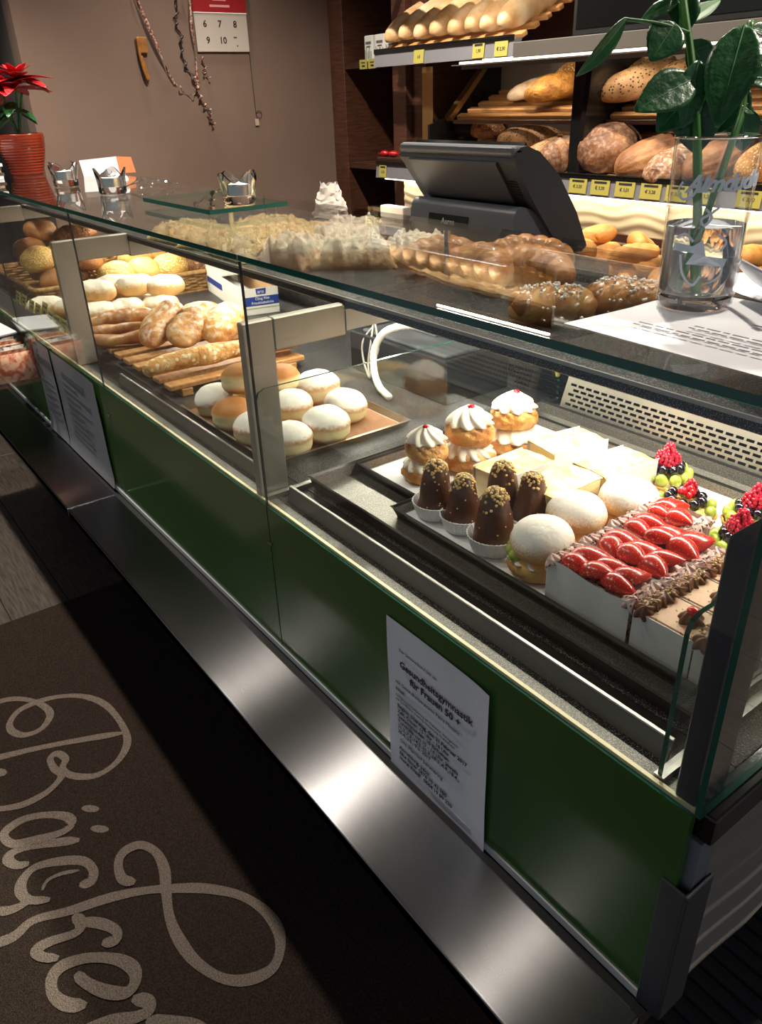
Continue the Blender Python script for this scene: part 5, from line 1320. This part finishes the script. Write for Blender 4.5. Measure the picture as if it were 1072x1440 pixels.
LV = [((-.451, .223, 1.546), (-.434, .178, 1.472), .0500, rs2, (.45, -.75, .3)), ((-.468, .186, 1.506), (-.481, .126, 1.486), .0420, rs1, (.5, -.75, .3)), ((-.496, .186, 1.55), (-.496, .158, 1.523), .0380, rs1, (.6, -.7, .2)),
      ((-.522, .149, 1.555), (-.523, .099, 1.510), .0250, rs1, (.35, .55, .35)), ((-.512, .210, 1.569), (-.530, .181, 1.557), .020, rs1, (.4, -.5, .7)), ((-.498, .206, 1.544), (-.514, .214, 1.585), .030, rs1, (.6, -.7, .2)),
      ((-.503, .208, 1.549), (-.499, .255, 1.574), .022, rs1, (.3, -.8, .5)), ((-.458, .247, 1.544), (-.446, .275, 1.541), .0200, rs2, (.5, -.5, .6)), ((-.445, .232, 1.505), (-.425, .268, 1.505), .0265, rs2, (.6, -.6, .4)),
      ((-.468, .192, 1.499), (-.482, .160, 1.466), .0420, rs1, (.5, -.8, .2)), ((-.466, .190, 1.492), (-.454, .184, 1.446), .0460, rs1, (.5, -.8, .2)), ((-.440, .225, 1.482), (-.434, .226, 1.446), .0320, rs2, (.6, -.7, .2)),
      ((-.438, .218, 1.483), (-.429, .226, 1.477), .0110, rs2, (.5, -.6, .6)), ((-.462, .186, 1.476), (-.482, .188, 1.455), .0240, rs1, (.5, -.7, .4)), ((-.470, .190, 1.52), (-.462, .172, 1.468), .030, rs1, (.7, -.5, .3)),
      ((-.452, .24, 1.53), (-.44, .262, 1.50), .030, rs2, (.6, -.6, .3)),
      ((-.470, .192, 1.507), (-.458, .196, 1.462), .038, rs1, (.6, -.6, .1)), ((-.442, .226, 1.50), (-.452, .206, 1.462), .034, rs2, (.5, -.8, .1)), ((-.49, .2, 1.535), (-.477, .226, 1.51), .03, rs1, (.5, -.7, .3))]
for i, (a, b, w, p, nn) in enumerate(LV): leaf('leaf', a, b, w, M_leafu if i == 6 else M_leaf, p, nn)

# glass plate and tea light holders
gp = thing('glass_plate', 'small thick glass plate on feet on top of the counter', 'plate', (-1.575, .217, ZG))
o = MB().box(-.165, .165, -.083, .083, .009, .017); o.m = [0, 0, 1, 1, 1, 1]; o.build('plate_glass', [M_glass, M_gedge], gp)
for sx in (-.14, .14):
    for sy in (-.06, .06): MB().lathe([(.009, 0), (.009, .009)], 12, c=(sx, sy, 0)).build('foot', M_acryl, gp)
M_tglass = mat('tea_light_glass', (1, 1, 1), 0.02, trans=1.0, ior=1.45)
def tea_mesh():
    prof = [(.0005, 0), (.024, 0), (.027, .003), (.0275, .012), (.028, .024), (.030, .040), (.0265, .040), (.0225, .026), (.0215, .014), (.0005, .013)]
    def wob(r, z, a, j):
        pet = .5 + .5 * math.cos(a * 4)
        if j in (5, 6): return (r * (1 + .10 * pet), z + .010 * pet - .006 * (1 - pet))
        return (r * (1 + .03 * math.cos(a * 4)), z)
    return MB().lathe(prof, 56, wob).mesh('glass_cup', M_tglass, smooth=True, angle=60)
tm = tea_mesh()
alc = MB().lathe([(.0005, 0), (.0185, 0), (.0192, .016), (.0198, .0165), (.0188, .0168), (.0182, .0145), (.0005, .0145)], 28).mesh('foil_cup', mat('tea_foil', (.7, .69, .68), .22, 1.0), smooth=True, angle=40)
wax = MB().lathe([(.0005, .0172), (.006, .0165), (.018, .0148), (.018, .0145), (.0005, .0145)], 24).mesh('wax', mat('white_wax', '#f2efe6', .5, sss=.2), smooth=True)
wck = MB().tube([(0, 0, .0165), (.0006, 0, .022)], .0007, 5).mesh('wick', M_ink)
for x, y, z, s, lab in ((-2.39, .165, ZG, 1.25, 'crown-shaped glass tea light holder nearest the poinsettia'), (-2.065, .182, ZG, 1.2, 'crown-shaped glass tea light holder in the middle of the three'), (-1.445, .215, ZG + .0172, 1.18, 'crown-shaped glass tea light holder on the small glass plate')):
    t = thing('tea_light_holder', lab, 'candle holder', (x, y, z), x, 'crown-shaped tea light holders'); t.scale = (s,) * 3
    inst('glass_cup', tm, t); inst('foil_cup', alc, t, (0, 0, .0145)); inst('wax', wax, t, (0, 0, .0145)); inst('wick', wck, t, (0, 0, .0145))

# folded card, paper stack, crisp wrappers
fd = thing('folded_card', 'folded white and orange card standing at the far back of the glass top', 'card', (-2.70, .385, ZG), R(4))
MB().prism([(-.012, 0), (-.011, .0), (.012, .052), (.011, .052)], -.0005, .0005, 'x')
MB().add([(0, -.075, 0), (0, .045, 0), (-.008, .045, .050), (-.008, -.078, .046)], [(0, 1, 2, 3)]).build('white_panel', mat('card_white', '#dcdde2', .6), fd)
MB().add([(0, .0455, 0), (.012, .095, 0), (.004, .090, .046), (-.008, .0455, .050)], [(0, 1, 2, 3)]).build('orange_panel', mat('card_orange', '#d4804f', .6), fd)
for c in list(fd.children):
    md = c.modifiers.new('thickness', 'SOLIDIFY'); md.thickness = .0012
st = thing('paper_stack', 'stack of papers with white sheet on top at the left picture edge', 'papers', (-2.955, .058, ZG), .0)
for i in range(5): MB().box(-.10, .10, -.050, .050, .0002 + i * .009, .0085 + i * .009).build('booklet', [M_paper, mat('booklet_brown', '#5a4436', .6), mat('booklet_tan', '#9a8570', .6), mat('booklet_brown2', '#463329', .6), M_paper][i], st, rot=(0, 0, .05 * math.sin(i * 2)))
wrp = MB(); g = random.Random(8)
wrp.grid(lambda u, v: (-.05 + .10 * u + .012 * noise.noise(Vector((u * 5, v * 6, 1))), -.06 + .12 * v, .004 + .016 * abs(noise.noise(Vector((u * 6, v * 6, 3)))) + .02 * math.sin(math.pi * v) * math.sin(math.pi * u)), 24, 24)
tag(wrp.build('clear_wrapper', M_acryl, None, (-2.12, .30, ZG), (0, 0, .4), smooth=True), 'crumpled clear wrapper beside the middle tea light', 'wrapper')
tag(MB().tube(smoothpath([(-2.30, .30, ZG + .012), (-2.22, .24, ZG + .012), (-2.16, .215, ZG + .012)], 5), .011, 10).build('rolled_receipt', M_paper, smooth=True, angle=50), 'rolled white receipt lying between the tea lights', 'paper')

# poinsettia
po = thing('poinsettia', 'red poinsettia in a ribbed orange pot on the glass top', 'plant', (-2.985, .215, ZG))
pp = [(.0005, 0), (.050, 0)]
for i in range(14):
    z = .004 + i * .0085; r = .052 + .022 * math.sin(min(1, i / 12) * 1.5); pp += [(r, z), (r + .0016, z + .0035), (r, z + .0075)]
pp += [(.0735, .123), (.069, .123), (.067, .112), (.0005, .110)]
MB().lathe(pp, 40).build('pot', mat('orange_glaze', '#8e2f14', .25, coat=.4, col2='#7c270e', ns=8), po, smooth=True, angle=70)
MB().lathe([(.0005, .114), (.066, .113)], 24).build('soil', mat('potting_soil', '#1d1410', .95, bump=1, bs=80), po)
for k, (tx_, ty_, tz_) in enumerate(((.01, .02, .26), (-.03, -.02, .25), (.0, -.05, .22), (.03, .03, .24))):
    MB().tube(smoothpath([(0, 0, .112), (tx_ * .4, ty_ * .4, .17), (tx_, ty_, tz_)], 5), .0035, 6).build('stem', M_stem, po, smooth=True)
M_bract = mat('red_bract', '#b5101c', .45, col2='#930a15', ns=30, bump=.15, bs=60); g = random.Random(21)
for c, n, L0 in (((.01, .03, .282), 13, .120), ((.0, .0, .250), 13, .125), ((-.02, -.04, .262), 9, .10)):
    for i in range(n):
        a = 6.283 * i / n + g.uniform(-.15, .15); e = g.uniform(-.45, .55); l = L0 * g.uniform(.8, 1.1)
        leaf('bract', c, (c[0] + l * math.cos(a) * math.cos(e), c[1] + l * math.sin(a) * math.cos(e), c[2] + l * math.sin(e) * .75), .062, M_bract, po, (0, 0, 1), .10, .3, 0, 12)
    for i in range(6):
        a = 6.283 * i / 6 + .4; leaf('bract', (c[0], c[1], c[2] + .005), (c[0] + .055 * math.cos(a), c[1] + .055 * math.sin(a), c[2] + .045), .03, M_bract, po, (0, 0, 1), .1, .3, 0, 10)
for a, z, l in ((.6, .20, .09), (1.9, .19, .08), (3.6, .18, .10), (5.0, .19, .09), (-.5, .215, .085), (-1.1, .20, .1)):
    leaf('leaf', (0, 0, z), (l * math.cos(a), l * math.sin(a), z - .03), .045, M_leaf, po, (0, 0, 1), .2, .2, 0, 10)
leaf('bract', (-.01, -.03, .17), (-.02, -.13, .145), .045, M_bract, po, (0, 0, 1), .1, .3, 0, 10)

# ------------------------------------------------------------------ things on the end wall
XW = -3.43
ca = thing('wall_calendar', 'white wall calendar with red top and day numbers', 'calendar', (XW + .004, 1.215, 1.69))
MB().rbox(0, .006, -.120, .120, 0, .135, .001, 1).build('date_pad', mat('calendar_white', '#b5aba2', .7), ca)
MB().rbox(0, .0065, -.122, .122, .140, .42, .001, 1).build('red_header', mat('calendar_red', '#96131a', .5), ca)
MB().rbox(-.001, .008, -.122, .122, .1355, .1395, .001, 1).build('fold_strip', M_white, ca)
M_num = mat('calendar_ink', (.03, .02, .02), .6)
for s, y, z in (('6', -.075, .088), ('7', -.008, .088), ('8', .062, .088), ('9', -.068, .030), ('10', 0.0, .030)):
    text('day_number', s, .034, M_num, ca, (.0065, y, z), (R(90), 0, R(90)), 'CENTER', bold=.0008)
MB().box(.0066, .0069, -.045, .045, .158, .166).box(.0066, .0069, -.03, .03, .18, .187).build('header_print', mat('calendar_pale', '#dd9999', .6), ca)
MB().box(.0062, .0066, .05, .065, .05, .054).box(.0062, .0066, .062, .068, .02, .024).build('small_marks', M_num, ca)
hk = thing('hanging_wire', 'thin wire with ring and paper tag hanging below the calendar', 'wire', (XW + .006, 1.335, 1.42))
MB().tube([(0, 0, .27), (0, .002, .12), (0, .004, .04)], .0013, 6).build('wire', M_ink, hk)
MB().tube([(0, .018 + .014 * math.cos(a), .032 + .014 * math.sin(a)) for a in [i * math.pi / 8 for i in range(16)]], .0013, 6, True).build('ring', M_ink, hk)
MB().box(-.001, .001, -.004, .014, -.012, .014).build('paper_tag', mat('tag_beige', '#a89682', .7), hk)
def streamer(label, pts, w, m, curl, seed):
    P = smoothpath([(XW + .014, y, z) for y, z in pts], 12); v = []; f = []
    for i, p in enumerate(P):
        a = i * curl; q = Vector((math.sin(a) * .009, math.cos(a) * .004, 0)); s = Vector((math.cos(a) * .6, math.sin(a), .15)) * w / 2
        c = p + q; v += [c + s, c - s]
        if i: f.append((2 * i - 2, 2 * i - 1, 2 * i + 1, 2 * i))
    mb = MB(); mb.add(v, f); o = mb.build('paper_streamer', m, smooth=True)
    md = o.modifiers.new('thickness', 'SOLIDIFY'); md.thickness = .0006
    tag(o, label, 'streamer', 'paper streamers on the end wall')
M_str1 = mat('streamer_red_brown', '#6a2a20', .5, col2='#c0a898', ns=120, lo=.45, hi=.6); M_str2 = mat('streamer_dark', '#241c22', .4, col2='#7c6a68', ns=70, lo=.5, hi=.7)
YZ = lambda x, y: (.848 + (x - 185) * .00298, 1.865 - y * .00243)
streamer('patterned streamer hanging slanted at the left', [YZ(183, -20), YZ(195, 25), YZ(207, 60), YZ(217, 88), YZ(222, 105), YZ(229, 121)], .016, M_str1, .08, 1)
streamer('dark curling streamer in the middle', [YZ(250, -20), YZ(243, 15), YZ(240, 30), YZ(245, 50), YZ(243, 70), YZ(246, 90), YZ(255, 108)], .013, M_str2, .55, 2)
streamer('straight reddish streamer beside the calendar', [YZ(264, -20), YZ(261, 30), YZ(264, 70), YZ(263, 110), YZ(262, 125)], .012, M_str1, .12, 3)
streamer('reddish curl hanging lowest on the wall', [YZ(256, 108), YZ(259, 130), YZ(266, 150), YZ(275, 162), YZ(273, 172), YZ(278, 184)], .017, M_str1, .8, 4)
streamer('pale thin streamer curling from the left one', [YZ(231, 121), YZ(238, 130), YZ(250, 136), YZ(258, 132)], .008, mat('streamer_pale', '#8c7464', .6), .3, 5)
streamer('small curl under the calendar corner', [YZ(272, 78), YZ(275, 95), YZ(272, 104), YZ(281, 111)], .010, M_str1, .6, 6)
dk = thing('wooden_ornament', 'brown wooden ornament hanging among the streamers', 'ornament', (XW + .012, .86, 1.60))
M_orn = mat('ornament_wood', '#a0682a', .5, col2='#7a4a1a', ns=30)
MB().rbox(-.006, .006, -.018, .018, .085, .14, .003, 2).build('block', M_orn, dk)
MB().tube(smoothpath([(.004, -.02, .14), (.004, -.018, .07), (.004, -.006, .0), (.004, .002, -.002), (.004, -.004, .03), (.004, -.014, .075)], 6), .006, 8).build('loop', M_orn, dk, smooth=True)
